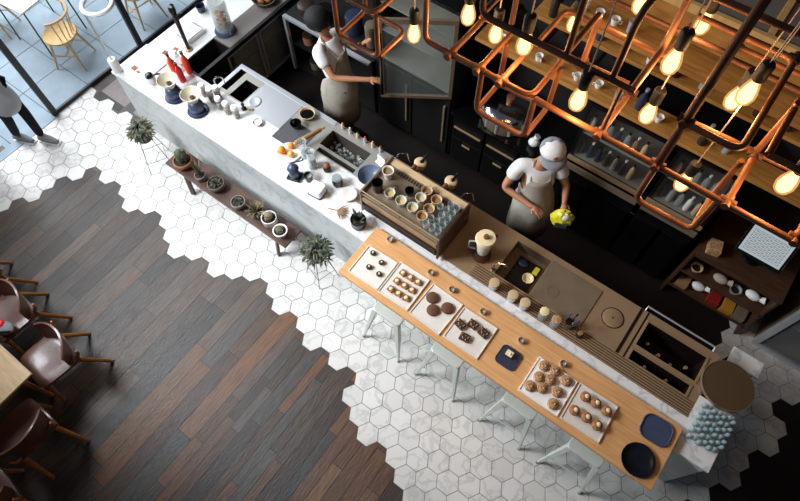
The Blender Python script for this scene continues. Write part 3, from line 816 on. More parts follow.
# ================================================================ TERRACE FURNITURE
def windsor(label):
    t = thing('wooden_chair', label, 'chair')
    b = MB(); b.lathe([(0, .42), (.2, .42), (.215, .435), (.21, .455), (.1, .448), (0, .446)], n=28); b.build('seat', 'pine_wood', t, smooth=True)
    for k in range(7):
        a = math.radians(30 + 20*k); b = MB(); b.tube([(.17*math.cos(a), .17*math.sin(a), .45), (.225*math.cos(a), .24*math.sin(a), .77)], .0075, 6); b.build('spindle', 'pine_wood', t, smooth=True)
    b = MB(); b.tube([(.235*math.cos(math.radians(a)), .25*math.sin(math.radians(a)), .78) for a in range(15, 166, 10)], .015, 8); b.build('top_rail', 'pine_wood', t, smooth=True)
    for sx in (-1, 1):
        for sy in (-1, 1): b = MB(); b.tube([(sx*.11, sy*.11, .43), (sx*.19, sy*.19, 0)], [.018, .012], 8); b.build('leg', 'pine_wood', t, smooth=True)
    b = MB(); b.tube([(-.15, -.15, .2), (-.15, .15, .2)], .008, 6); b.tube([(.15, -.15, .2), (.15, .15, .2)], .008, 6); b.tube([(-.15, 0, .2), (.15, 0, .2)], .008, 6); b.build('stretcher', 'pine_wood', t, smooth=True)
    return t
wc = windsor('light pine spindle back chair on the terrace just outside the glass'); wc.location = (-5.78, 1.30, -.004); wc.rotation_euler.z = -1.0; wc['group'] = 'pine chairs on the terrace'
dup(wc, (-5.62, 2.42, -.004), -1.7, 'light pine spindle back chair on the terrace behind the second glass pane', 'pine chairs on the terrace')
dup(wc, (-7.05, 1.05, -.004), 2.2, 'light pine chair on the far side of the terrace table', 'pine chairs on the terrace')
t = thing('terrace_table', 'white square cafe table on the terrace with thin metal legs', 'table', (-6.42, 1.42, -.004), .1)
b = MB(); b.bb(-.34, .34, -.34, .34, .72, .745); b.build('top', 'white_plastic', t, bevel=.004)
for sx in (-1, 1):
    for sy in (-1, 1): b = MB(); b.tube([(sx*.29, sy*.29, .72), (sx*.31, sy*.31, 0)], .011, 6); b.build('leg', 'black_metal', t, smooth=True)

# ================================================================ ESPRESSO MACHINE
em = thing('espresso_machine', 'long steel espresso machine on the bar with cups and glasses crowded on top', 'espresso machine', (0, 0, 0))
X0, X1, Y0, Y1, ZM = -.87, .035, 1.335, 1.83, 1.235
b = MB(); b.bb(X0+.02, X1-.02, Y0+.02, Y1-.12, .96, ZM-.02); b.build('body', 'steel_dull', em, bevel=.01)
b = MB(); b.bb(X0, X1, Y0, Y1, ZM-.02, ZM); b.build('top_tray', 'steel_dull', em, bevel=.004)
b = MB(); b.bb(X0, X1, Y1-.07, Y1, ZM, ZM+.012); b.build('back_trim', 'cream_ceramic', em, bevel=.004)
b = MB()
for k in range(26): b.bb(X0+.1+.03*k, X0+.118+.03*k, Y1-.125, Y1-.085, ZM+.0003, ZM+.003)
b.build('vent_slots', 'dark_brown', em)
for x in (X0, X1-.022):
    b = MB(); b.bb(x, x+.022, Y0-.005, Y1+.01, .93, ZM+.035); b.build('side_panel', 'bench_wood' if x > -.5 else 'steel_dull', em, bevel=.006)
b = MB(); b.bb(X0+.03, X1-.03, Y0-.004, Y0+.018, ZM-.12, ZM-.06); b.build('front_panel', 'steel', em, bevel=.004)
b = MB(); b.bb(X0+.03, X1-.03, Y0-.01, Y0+.016, .985, 1.06); b.build('kick_panel', 'dark_brown', em, bevel=.004)
b = MB(); b.tube([(X0+.01, Y0+.005, ZM+.05), (X1-.01, Y0+.005, ZM+.05)], .007, 8)
b.build('front_rail', 'steel', em, smooth=True)
for k in range(5):
    x = X0+.03 + (X1-X0-.06)*k/4; b = MB(); b.cone((x, Y0+.005, ZM), (x, Y0+.005, ZM+.048), .004, n=6); b.build('rail_post', 'steel', em)
b = MB(); b.bb(X0+.04, X1-.04, Y0+.05, Y1+.08, .93, .965); b.build('drip_tray', 'steel_dull', em, bevel=.004)
for x in (X0+.06, X1-.06):
    for y in (Y0+.05, Y1-.0): b = MB(); b.cone((x, y, ZT+.001), (x, y, .935), .02, .017, 12); b.build('foot', 'black_metal', em)
for x in (-.645, -.285):      # brew group heads on the barista side
    b = MB(); b.cone((x, Y1-.02, 1.1), (x, Y1+.10, 1.12), .03, .028, 12); b.tube([(x, Y1+.0, 1.2), (x, Y1+.08, 1.2)], .022, 8); b.build('group_neck', 'copper', em, smooth=True)
    b = MB(); b.lathe([(0, 1.10), (.055, 1.10), (.062, 1.12), (.062, 1.165), (.05, 1.175), (0, 1.178)], (x, Y1+.16, 0), 24); b.build('group_head', 'cream_ceramic', em, smooth=True)
    b = MB(); b.ball((x+.01, Y1+.165, 1.18), .02, (1, 1, .6), 10); b.tube([(x+.01, Y1+.16, 1.185), (x+.02, Y1+.24, 1.20)], [.012, .016], 8); b.build('portafilter_handle', 'black_gloss', em, smooth=True)
for x in (-.85, -.10):
    b = MB(); b.tube([(x, Y1+.0, 1.2), (x+.03, Y1+.06, 1.27), (x+.08, Y1+.11, 1.26), (x+.10, Y1+.13, 1.12)], .006, 8); b.build('steam_wand', 'chrome', em, smooth=True)
b = MB(); b.lathe([(0, 0), (.02, 0), (.022, .02), (0, .024)], (X1+.001, Y1-.08, 1.15), 12, Matrix.Rotation(PI/2, 4, 'Y')); b.build('side_knob', 'copper', em, smooth=True)

# cups on the machine
ZC = ZM + .0006
def mug_proto(m, inner):
    def f():
        t = thing('coffee_cup', '', 'cup')
        b = MB(); b.lathe([(0, 0), (.026, 0), (.03, .006), (.043, .05), (.0445, .062), (.041, .062), (.037, .045), (.026, .012), (0, .010)], n=20); b.build('bowl', m, t, smooth=True)
        b = MB(); b.tube([(.040, 0, .050), (.062, 0, .048), (.062, 0, .028), (.034, 0, .018)], .0055, 6); b.build('handle', m, t, smooth=True)
        b = MB(); b.lathe([(0, .04), (.035, .04)], n=16); b.build('coffee_residue', inner, t)
        return t
    return f
G = 'cream cups upright on the espresso machine'
protos = {}; CUPXY = []
CUPS = [((389.7, 193), 'g', 'cream cup with handle toward the barista, nearest the tall black cup'), ((401, 200.7), 'g', 'cream cup, second in the front row along the machine'),
        ((412.5, 207.5), 'g', 'cream cup, third in the front row along the machine'), ((422, 216), 'c', 'tan cup at the end of the front row beside the glasses'),
        ((420.7, 197.7), 'g', 'cream cup in the middle row between the small black cup and glasses'), ((429, 188.7), 'c', 'tan cup in the back row, nearest the cream back trim'),
        ((436.5, 200), 'c', 'plain tan cup in the back row against the glasses'), ((429, 209), 'c', 'plain tan cup in the middle row against the glasses')]
for (u, v), k, lab in CUPS:
    if k not in protos: o = protos[k] = mug_proto('green_white_ceramic' if k == 'g' else 'cream_ceramic', 'cream_ceramic' if k == 'g' else 'cork_brown')()
    else: o = dup(protos[k], (0, 0, 0))
    p = at(u, v, ZC+.06); p.y = min(p.y, Y1-.14); CUPXY.append((p.x, p.y)); o.location = (p.x, p.y, ZC); o.scale = (1.16, 1.16, 1.2); o.rotation_euler.z = PI/2 + .2*math.sin(u); tag(o, lab, 'cup', G)
p = at(388, 171, ZC+.10)
t = thing('paper_cup_stack', 'large cream rimmed tan cup at the window end of the machine beside the blue bowl', 'cup', (p.x, p.y, ZC))
b = MB(); b.lathe([(0, 0), (.035, 0), (.052, .10), (.056, .112), (.05, .112), (.045, .09), (0, .085)], n=24); b.build('cup', 'white_ceramic', t, smooth=True)
b = MB(); b.lathe([(0, .092), (.046, .092)], n=20); b.build('coffee_foam', 'cork_brown', t)
p = at(377.5, 183, ZC+.12)
t = thing('black_cup', 'tall black cup at the front window end of the espresso machine', 'cup', (p.x, p.y, ZC))
b = MB(); b.lathe([(0, 0), (.042, 0), (.05, .12), (.052, .13), (.046, .13), (.04, .02), (0, .015)], n=24); b.build('body', 'black_gloss', t, smooth=True)
b = MB(); b.lathe([(0, .012), (.041, .012), (.0425, .03), (.0425, .034), (.05, .034)], n=6); b.build('inner_base', 'dark_ceramic', t)
p = at(409.5, 190, ZC+.07)
t = thing('black_cup', 'small round black cup among the cream cups on the machine', 'cup', (p.x, p.y, ZC))
b = MB(); b.lathe([(0, 0), (.03, 0), (.042, .05), (.043, .07), (.038, .07), (.03, .02), (0, .015)], n=24); b.build('body', 'black_gloss', t, smooth=True)
b = MB(); b.tube([(0, .04, .055), (0, .06, .05), (0, .06, .03), (0, .036, .02)], .005, 6); b.build('handle', 'black_gloss', t, smooth=True)
# drinking glasses on the machine
def glass_proto(r=.031, h=.085, m='clear_glass', name='drinking_glass'):
    b = MB(); b.lathe([(0, 0), (r*.8, 0), (r, h), (r*.93, h), (r*.74, .01), (0, .008)], n=16); return b.build(name, m, smooth=True)
first = None; n_ = 0
ROW = ['row at front rail', 'second row from rail', 'middle row', 'fourth row from rail', 'row at back trim']
COL = ['column beside the cups', 'second column from cups', 'third column from cups', 'column by end panel']
for i in range(4):
    for j in range(5):
        x = X1 - .265 + .066*i; y = Y0 + .065 + .074*j
        if any((x-cx)**2+(y-cy)**2 < .078**2 for cx, cy in CUPXY): continue
        o = glass_proto() if first is None else first.copy()
        if first is None: first = o
        else: C.objects.link(o)
        o.location = (x, y, ZC); tag(o, 'clear glass on the machine, %s, %s' % (ROW[j], COL[i]), 'glass', 'clear glasses on the espresso machine')

# glass tumblers at the right end of the marble
first = None
for i in range(7):
    for j in range(6):
        if (i == 6 and j < 1) : continue
        x = 2.575 + .0405*i + .0; y = 1.24 + .060*j + (.02 if i % 2 else 0) + .006*math.sin(i*5+j*3)
        if first is None:
            b = MB(); b.lathe([(0, 0), (.012, 0), (.0185, .012), (.0185, .060), (.012, .076), (0, .082)], n=12); o = first = b.build('glass_bulb_jar', 'blue_glass', smooth=True)
        else: o = first.copy(); C.objects.link(o)
        o.location = (x, y, ZT+.0006)
        rowt = ['front row', 'second row', 'third row', 'fourth row', 'fifth row', 'back row'][j]
        tag(o, 'pale blue glass jar, %s, %s of seven across from the steel' % (rowt, ['1st', '2nd', '3rd', '4th', '5th', '6th', '7th'][i]), 'glass jar', 'pale blue glass jars crowded on the marble counter end')

# ---------------------------------------------------------------- items on the left marble
p = at(135, 70, ZT); t = thing('paper_stack', 'flat white paper menu stack on the window end corner of the marble', 'paper stack', (-3.975, 1.37, ZT+.0006), .0)
b = MB(); b.bb(-.15, .15, -.16, .16, 0, .018); b.build('sheets', 'paper', t, bevel=.002)
b = MB(); b.bb(-.12, -.05, -.13, -.07, .0185, .0195); b.bb(-.03, .02, -.13, -.1, .0185, .0195); b.build('printed_mark', 'terracotta', t)
p = at(150, 80, ZT); t = thing('milk_pot', 'small white pot with black lid and long black handle beside the paper stack', 'pot', (-3.755, 1.25, ZT+.0006), .6)
b = MB(); b.lathe([(0, 0), (.05, 0), (.055, .02), (.05, .09), (.042, .1), (0, .1)], n=20); b.build('body', 'white_ceramic', t, smooth=True)
b = MB(); b.lathe([(.046, .1), (.044, .118), (.02, .13), (0, .13)], n=20); b.build('lid', 'black_gloss', t, smooth=True)
b = MB(); b.tube([(.04, 0, .11), (.1, 0, .14), (.19, 0, .13)], [.009, .011, .009], 8); b.build('handle', 'black_gloss', t, smooth=True)
# drippers
def dripper(label, loc):
    t = thing('pour_over_dripper', label, 'coffee dripper', loc, .5, 'pour over drippers on the marble'); t.scale = (1.25, 1.25, 1.15)
    b = MB(); b.lathe([(0, 0), (.085, 0), (.092, .01), (.085, .022), (0, .022)], n=28); b.build('base', 'navy_ceramic', t, smooth=True)
    b = MB(); b.lathe([(0, .0225), (.06, .0225), (.068, .08), (.05, .13), (.035, .14), (0, .14)], n=24); b.build('server', 'slate_blue_ceramic', t, smooth=True)
    b = MB(); b.lathe([(.03, .141), (.085, .235), (.089, .235), (.089, .228), (.036, .141)], n=28); b.build('cone', 'stoneware_white', t, smooth=True)
    b = MB(); b.lathe([(0, .165), (.048, .182), (.080, .229)], n=24); b.build('paper_filter', 'filter_paper', t, smooth=True)
    b = MB(); b.lathe([(0, .172), (.02, .176), (.022, .19), (0, .2)], n=10); b.build('coffee_grounds', 'chocolate', t, smooth=True)
    b = MB(); b.tube([(.066, 0, .11), (.10, 0, .10), (.10, 0, .05), (.064, 0, .04)], .007, 6); b.build('handle', 'navy_ceramic', t, smooth=True)
    return t
dripper('cream filter cone on a blue server, the one nearest the window', (-3.40, 1.26, ZT+.0006))
dripper('cream filter cone on a blue server, the one beside the white capped jars', (-3.06, 1.27, ZT+.0006))
# capped jars
def capjar():
    t = thing('capped_jar', '', 'jar')
    b = MB(); b.lathe([(0, 0), (.026, 0), (.03, .01), (.03, .10), (.022, .12), (0, .12)], n=14); b.build('body', 'clear_glass', t, smooth=True)
    b = MB(); b.lathe([(0, .004), (.024, .004), (.025, .07), (0, .075)], n=12); b.build('contents', 'cork_brown', t, smooth=True)
    b = MB(); b.lathe([(.0, .1205), (.03, .1205), (.032, .13), (.028, .15), (0, .152)], n=16); b.build('cap', 'white_ceramic', t, smooth=True)
    return t
labs = ['white capped glass jar nearest the red and orange bottles', 'white capped glass jar in front of the curved tap', 'white capped glass jar, third along from the window', 'white capped glass jar, middle of the row by the small sinks', 'white capped glass jar filled with brown powder beside the sink', 'white capped glass jar, last of the row toward the oranges']
first = None
for (u, v), lb in zip([(201, 86), (208.5, 91), (215, 88), (217.5, 99), (225, 104), (234, 108)], labs):
    o = capjar() if first is None else dup(first, (0, 0, 0)); first = first or o
    p = at(u, v, ZT+.15); o.location = (p.x, p.y, ZT+.0006); tag(o, lb, 'jar', 'white capped jars in a row'); o.scale = (1.15,)*3
t = thing('curved_tap', 'curved chrome tap rising beside the small sinks', 'tap', (-3.09, 1.60, ZT+.0006), .8)
b = MB(); b.lathe([(0, 0), (.022, 0), (.02, .02), (.012, .03)], n=12); b.build('base', 'chrome', t, smooth=True)
b = MB(); b.tube([(0, 0, .02), (0, 0, .15)] + [(.05 - .05*math.cos(a), 0, .15 + .05*math.sin(a)) for a in [k*PI/8 for k in range(1, 9)]] + [(.1, 0, .1)], .009, 8); b.build('spout', 'chrome', t, smooth=True)
b = MB(); b.tube([(0, .01, .04), (0, .05, .06)], .006, 6); b.build('lever', 'chrome', t, smooth=True)
# red bottles
def bottle(name, label, loc, m, capm, r=.034, h=.24, cat='bottle', group=None):
    t = thing(name, label, cat, loc, 0, group)
    b = MB(); b.lathe([(0, 0), (r*.95, 0), (r, .01), (r, h*.62), (r*.42, h*.82), (r*.36, h*.9), (0, h*.9)], n=18); b.build('body', m, t, smooth=True)
    b = MB(); b.lathe([(.0, h*.9), (r*.45, h*.9), (r*.45, h), (0, h)], n=12); b.build('cap', capm, t, smooth=True)
    return t
G = 'squeeze bottles by the window'
bottle('squeeze_bottle', 'orange red bottle with grey cap, nearest the paper stack', (-3.63, 1.49, ZT+.0006), 'orange_plastic', 'black_metal', .036, .31, 'bottle', G)
bottle('squeeze_bottle', 'bright red bottle with dark cap in the middle of the trio', (-3.50, 1.47, ZT+.0006), 'red_plastic', 'dark_brown', .036, .27, 'bottle', G)
bottle('squeeze_bottle', 'orange bottle with green grey cap nearest the black well', (-3.53, 1.60, ZT+.0006), 'orange_plastic', 'leaf_green', .036, .31, 'bottle', G)
bottle('water_bottle', 'pale clear bottle standing among the red bottles', (-3.62, 1.585, ZT+.0006), 'clear_glass', 'white_plastic', .035, .28)
t = thing('tall_post_tap', 'tall slim brown and steel beer tap column with black cap on the side counter', 'tap', (-3.79, 1.84, ZT+.0006))
b = MB(); b.lathe([(0, 0), (.045, 0), (.045, .015), (.02, .02)], n=18); b.build('base', 'steel', t, smooth=True)
b = MB(); b.lathe([(.02, .02), (.022, .25), (.028, .5), (.026, .52), (0, .52)], n=16); b.build('column', 'dark_brown', t, smooth=True)
b = MB(); b.lathe([(.0, .521), (.036, .521), (.04, .56), (.034, .61), (0, .615)], n=18); b.build('cap', 'black_gloss', t, smooth=True)
b = MB(); b.tube([(.02, .0, .5), (.10, .05, .54)], .006, 6); b.build('lever', 'chrome', t, smooth=True)
t = thing('hoop_lamp', 'white hoop topped slim stand at the window corner of the marble counter', 'lamp', (-4.195, 1.14, ZT+.0006))
b = MB(); b.lathe([(0, 0), (.05, 0), (.05, .17), (.042, .18), (0, .18)], n=20); b.build('base', 'white_plastic', t, smooth=True)
b = MB(); b.cone((0, 0, .18), (0, 0, .80), .013, n=10); b.build('pole', 'steel_bright', t, smooth=True)
b = MB(); pr = []
for k in range(40):
    a = 2*PI*k/40; pr.append((.02 + .15*math.cos(a), .155 + .15*math.sin(a), .81))
b.tube(pr, .024, 8, closed=True); b.build('hoop', 'white_plastic', t, smooth=True)
# side counter things
t = thing('drink_dispenser', 'tall clear glass dispenser full of yellow and red fruit on a blue base', 'drink dispenser', (-3.66, 2.30, ZT+.0006))
b = MB(); b.lathe([(0, 0), (.12, 0), (.125, .02), (.11, .045), (0, .045)], n=28); b.build('base', 'slate_blue_ceramic', t, smooth=True)
b = MB(); b.lathe([(0, .046), (.095, .046), (.1, .08), (.1, .42), (.095, .43), (.088, .43), (.09, .07), (0, .06)], n=28); b.build('jar', 'clear_glass', t, smooth=True)
for m_, n0, nm in (('yellow_plastic', 16, 'lemon_slices'), ('red_plastic', 9, 'red_fruit'), ('orange_fruit', 10, 'orange_slices')):
    b = MB()
    for k in range(n0):
        a = random.uniform(0, 6.28); r = random.uniform(0, .055); b.ball((r*math.cos(a), r*math.sin(a), random.uniform(.09, .26)), .024, (1, 1, .6), 8)
    b.build(nm, m_, t, smooth=True)['kind'] = 'stuff'
b = MB(); b.tube([(.1, -.02, .08), (.14, -.03, .08), (.14, -.03, .05)], .008, 6); b.build('tap', 'chrome', t, smooth=True)
t = thing('blue_cup', 'dark blue mug at the back of the white side counter', 'cup', (-4.12, 2.37, ZT+.0006), 2)
b = MB(); b.lathe([(0, 0), (.045, 0), (.055, .08), (.05, .08), (.04, .01), (0, .01)], n=20); b.build('bowl', 'navy_ceramic', t, smooth=True)
b = MB(); b.tube([(.05, 0, .07), (.08, 0, .06), (.08, 0, .03), (.046, 0, .02)], .006, 6); b.build('handle', 'navy_ceramic', t, smooth=True)
t = thing('napkin_box', 'white tray of folded napkins beside the tall tap on the side counter', 'napkin box', (-3.93, 2.02, ZT+.0006), .0)
b = MB(); b.basin(-.1, .1, -.14, .14, .05, .006, .006); b.build('tray', 'white_plastic', t)
b = MB()
for k in range(9): b.bb(-.085, .085, -.12+.026*k, -.12+.026*k+.02, .0065, .06)
b.build('napkins', 'paper', t)['kind'] = 'stuff'
t = thing('printed_booklet', 'white booklet with pink and blue print lying on the side counter', 'booklet', (-3.93, 1.70, ZT+.0006), .2)
b = MB(); b.bb(-.1, .1, -.13, .13, 0, .006); b.build('pages', 'paper', t)
b = MB(); b.bb(-.08, -.02, -.08, -.02, .0064, .0072); b.bb(0, .06, .02, .07, .0064, .0072); b.build('print', 'terracotta', t)
t = thing('bread_basket', 'round wicker basket of brown bread rolls at the back of the side counter', 'basket', (-3.62, 2.93, ZT+.0006))
b = MB(); b.lathe([(0, 0), (.11, 0), (.15, .07), (.14, .07), (.1, .01), (0, .008)], n=24); b.build('basket', 'wicker', t, smooth=True)
for k in range(4): b = MB(); b.ball((.055*math.cos(k*1.6), .055*math.sin(k*1.6), .065), .05, (1.1, .8, .7), 10, k); b.build('bread_roll', 'pastry', t, smooth=True)
# oranges & tools
def single_ball(name, lab, cat, u, v, r, m, sc=(1, 1, .95), z=ZT, group=None):
    p = at(u, v, z + r); b = MB(); b.ball((0, 0, r*sc[2]+.0006), r, sc, 14); o = b.build(name, m, smooth=True); o.location = (p.x, p.y, z); tag(o, lab, cat, group); return o
t = thing('fruit_dish', 'low pale dish under the oranges on the marble by the sink', 'dish', (-1.90, 1.43, ZT+.0006))
b = MB(); b.lathe([(0, 0), (.10, 0), (.13, .02), (.125, .024), (.09, .008), (0, .008)], n=28); b.build('dish', 'stoneware_white', t, smooth=True)
G = 'fruit on the pale dish'
o = single_ball('orange', 'bright whole orange on the dish, nearest the window end', 'orange', 281.5, 150, .042, 'orange_fruit', z=ZT+.009, group=G)
o = single_ball('orange', 'smaller orange behind the whole one on the fruit dish', 'orange', 291, 145.5, .034, 'orange_fruit', z=ZT+.009, group=G)
o = single_ball('peach', 'pinkish peach on the fruit dish beside the glass jug', 'peach', 291, 154, .036, 'peach_fruit', z=ZT+.009, group=G)
t = thing('wooden_tool', 'pale wooden rolling pin shaped tool with turned end leaning over the steel bins', 'rolling pin', (-1.82, 1.66, ZT+.11), 1.25)
b = MB(); b.tube([(-.16, 0, 0), (-.15, 0, 0), (.14, 0, .0), (.16, 0, 0)], [.012, .026, .024, .01], 14); b.build('barrel', 'wood_tool', t, smooth=True)
b = MB(); b.tube([(.155, 0, 0), (.19, 0, 0), (.2, 0, 0)], [.008, .014, .006], 8); b.build('end_handle', 'wood_tool', t, smooth=True)
b = MB(); b.lathe([(0, 0), (.03, 0), (.028, .08), (0, .084)], (-.12, .0, -.1015), 12); b.build('rest', 'steel', t, smooth=True)
def bowl(name, lab, cat, x, y, r, h, m, m2=None, z=ZT, group=None):
    t = thing(name, lab, cat, (x, y, z+.0006), 0, group)
    b = MB(); b.lathe([(0, 0), (r*.6, 0), (r*.9, h*.5), (r, h), (r*.93, h), (r*.8, h*.45), (r*.5, h*.12), (0, h*.1)], n=28); b.build('bowl', m, t, smooth=True)
    if m2: b = MB(); b.lathe([(0, h*.62), (r*.84, h*.6)], n=24); b.build('filling', m2, t)
    return t
t = thing('rubber_mat', 'dark grey square mat on the work top beside the wooden tool', 'mat', (-2.015, 1.635, ZT+.0006))
b = MB(); b.bb(-.18, .18, -.15, .15, 0, .006); b.build('mat', 'rubber_mat', t, bevel=.002)
b = MB()
for k in range(9): b.bb(-.165+.04*k, -.155+.04*k, -.14, .14, .0061, .008)
b.build('ribs', 'rubber_mat', t)
bowl('brass_bowl', 'tan rimmed bowl with black inside at the back of the work top', 'bowl', -2.06, 1.91, .085, .06, 'cream_ceramic', 'black_gloss')
bowl('steel_bowl', 'small bright steel bowl beside the drain board', 'bowl', -2.42, 1.52, .05, .04, 'steel_bright', 'stoneware_white')
bowl('black_bowl', 'shiny black bowl resting by the wooden tool', 'bowl', -2.06, 1.73, .06, .07, 'black_gloss', None, ZT+.0085)
b = MB(); b.lathe([(0, 0), (.06, 0), (.075, .006), (.07, .008), (.05, .004), (0, .004)], n=24); o = b.build('saucer', 'steel_bright', smooth=True); o.location = (-2.66, 1.72, ZT+.0036); tag(o, 'round pale saucer on the drain board by the square sink', 'saucer')
t = thing('tamper', 'small dark metal coffee tamper on the drain board', 'tamper', (-2.68, 1.58, ZT+.0036))
b = MB(); b.lathe([(0, 0), (.028, 0), (.028, .015), (.01, .02), (.012, .05), (.02, .07), (.015, .085), (0, .088)], n=16); b.build('body', 'black_metal', t, smooth=True)
b = MB(); b.cone((.03, .02, .012), (.09, .05, .012), .01, .012, 8); b.build('handle', 'steel', t, smooth=True)
# glass jugs, siphon, scale
for i, (x, y, lab) in enumerate([(-1.745, 1.50, 'tall clear glass jug with white milk nearest the oranges'), (-1.60, 1.455, 'tall clear glass jug with white milk beside the black stand')]):
    t = thing('glass_jug', lab, 'jug', (x, y, ZT+.0006), 0, 'glass jugs')
    b = MB(); b.lathe([(0, 0), (.045, 0), (.05, .02), (.042, .2), (.05, .25), (.047, .25), (.038, .2), (.044, .02), (0, .01)], n=20); b.build('glass', 'clear_glass', t, smooth=True)
    b = MB(); b.lathe([(0, .012), (.042, .02), (.039, .15), (0, .152)], n=18); b.build('milk', 'paper', t, smooth=True)
    b = MB(); b.tube([(.045, 0, .22), (.09, 0, .2), (.09, 0, .08), (.048, 0, .05)], .007, 6); b.build('handle', 'clear_glass', t, smooth=True)
t = thing('coffee_grinder', 'small black and steel hand grinder stand on the marble by the jugs', 'coffee grinder', (-1.66, 1.25, ZT+.0006), .3)
b = MB(); b.bb(-.07, .07, -.06, .06, 0, .03); b.build('base', 'black_metal', t, bevel=.008)
b = MB(); b.lathe([(0, .031), (.05, .031), (.055, .08), (.04, .12), (.06, .15), (.045, .18), (.02, .2), (0, .2)], n=20); b.build('body', 'slate_blue_ceramic', t, smooth=True)
b = MB(); b.tube([(0, 0, .2), (0, 0, .24), (.09, .05, .25)], .006, 6); b.ball((.095, .052, .265), .016, n=8); b.build('crank', 'chrome', t, smooth=True)
t = thing('dark_cup', 'dark blue grey lidded cup beside the hand grinder', 'cup', (-1.52, 1.305, ZT+.0006))
b = MB(); b.lathe([(0, 0), (.035, 0), (.045, .09), (.04, .09), (.03, .02), (0, .02)], n=18); b.build('bowl', 'dark_ceramic', t, smooth=True)
b = MB(); b.lathe([(0, .06), (.036, .06)], n=16); b.build('crushed_ice', 'steel_bright', t)
t = thing('napkin_box', 'square white box with rounded corners on the marble near the plant pot', 'box', (-1.36, 1.245, ZT+.0006), .12)
b = MB(); b.prism(rounded_poly(.15, .13, .02), 0, .10); b.build('body', 'white_plastic', t, bevel=.008)
b = MB(); b.prism(rounded_poly(.16, .14, .02), -.001+.0015, .012); b.build('foot', 'black_metal', t)
t = thing('spice_jar', 'small tan ball topped jar behind the white box', 'jar', (-1.45, 1.505, ZT+.0006))
b = MB(); b.lathe([(0, 0), (.035, 0), (.04, .04), (.03, .06), (0, .06)], n=16); b.build('body', 'dark_brown', t, smooth=True)
b = MB(); b.ball((0, 0, .085), .034, (1, 1, .8), 12); b.build('ball_lid', 'pastry', t, smooth=True)
t = thing('black_pitcher', 'black pitcher with pale grey lid behind the white box', 'pitcher', (-1.26, 1.44, ZT+.0006))
b = MB(); b.lathe([(0, 0), (.05, 0), (.055, .05), (.05, .1), (0, .1)], n=20); b.build('body', 'black_gloss', t, smooth=True)
b = MB(); b.lathe([(0, .101), (.05, .101), (.045, .13), (0, .135)], n=20); b.build('lid', 'clear_glass', t, smooth=True)
t = thing('white_plate_stack', 'stack of round off white plates between the marble and the machine', 'plates', (-1.085, 1.40, ZT+.0006))
for k in range(3): b = MB(); b.lathe([(0, .012*k), (.05, .012*k), (.085, .012*k+.011), (.083, .0118+.012*k), (.05, .004+.012*k), (0, .004+.012*k)], n=28); b.build('plate', 'stoneware_white', t, smooth=True)
p = at(371, 172, .98); t = thing('blue_bowl', 'wide slate blue bowl next to the window end of the machine', 'bowl', (-1.03, 1.67, ZT+.0006))
b = MB(); b.lathe([(0, 0), (.06, 0), (.1, .05), (.125, .09), (.12, .092), (.08, .035), (.04, .02), (0, .018)], n=32); b.build('bowl', 'bowl_blue', t, smooth=True)
t = thing('white_card', 'small bright white card propped at the back of the work top', 'card', (-1.06, 1.90, ZT+.0006), -.2)
b = MB(); b.bb(-.055, .055, -.004, .004, 0, .10, ) ; b.build('card', 'paper', t)
b = MB(); b.bb(-.06, .06, -.035, .035, 0, .008); b.build('stand', 'paper', t)
pot('potted_plant', 'upright leafy plant in a dark grey pot on the marble next to the ledge end', (-.80, 1.20, ZT+.0006), .058, .09, 'dark_ceramic', 'cyl', f_blades(16, .13, .03, 'leaf_green', .8, .25))
t = thing('dried_leaf', 'brown dried palm leaf lying between the white box and the potted plant', 'dried leaf', (-1.06, 1.19, ZT+.0006), .3)
b = MB()
for k in range(7): leaf(b, (0, 0, .02), (math.cos(-.9+.3*k), math.sin(-.9+.3*k), .12), .12, .018, .15)
b.build('fronds', 'cork_brown', t); b = MB(); b.tube([(-.1, 0, .008), (0, 0, .02)], .005, 6); b.build('stalk', 'cork_brown', t)
# small bottles standing on the back edge
labs = ['tiny bottle with pale pink top at the back edge, nearest the window', 'tiny bottle with white top, second on the back edge', 'tiny bottle with green top on the back edge', 'tiny bottle with orange top on the back edge', 'tiny bottle with pink top on the back edge', 'tiny bottle with red top on the back edge nearest the machine']
for k, (x, m_) in enumerate(zip((-1.66, -1.56, -1.46, -1.36, -1.26, -1.16), ('peach_fruit', 'white_plastic', 'leaf_green', 'orange_plastic', 'peach_fruit', 'red_plastic'))):
    bottle('tiny_bottle', labs[k], (x, 2.012, ZT+.0066 if x < -1.75 else ZT+.0006), 'steel_bright' if k % 2 else 'cream_ceramic', m_, .019, .085, 'bottle', 'tiny bottles along the back edge')

# ---------------------------------------------------------------- things on the right work top
t = thing('blender', 'white jar blender with cream lid on the steel top beside the espresso machine', 'blender', (.335, 1.625, ZT+.0006)); t.scale = (1.22, 1.22, 1.05)
b = MB(); b.lathe([(0, 0), (.07, 0), (.07, .04), (.05, .09), (0, .09)], n=24); b.build('base', 'copper_dark', t, smooth=True)
b = MB(); b.lathe([(0, .091), (.045, .091), (.062, .26), (.058, .3), (0, .3)], n=24); b.build('jar', 'stoneware_white', t, smooth=True)
b = MB(); b.lathe([(.0, .301), (.072, .301), (.078, .315), (.07, .34), (.03, .345), (0, .345)], n=28); b.build('lid', 'cream', t, smooth=True)
b = MB(); b.lathe([(0, .346), (.022, .346), (.018, .37), (0, .372)], n=14); b.build('knob', 'copper', t, smooth=True)
b = MB(); b.tube([(-.05, -.03, .26), (-.1, -.05, .24), (-.1, -.05, .13), (-.05, -.03, .12)], .008, 6); b.build('handle', 'steel_bright', t, smooth=True)
t = thing('mixer_tap', 'small chrome sink tap beside the right hand sink', 'tap', (.50, 1.56, ZT+.0006), .4)
b = MB(); b.lathe([(0, 0), (.02, 0), (.016, .03)], n=12); b.build('base', 'chrome', t, smooth=True)
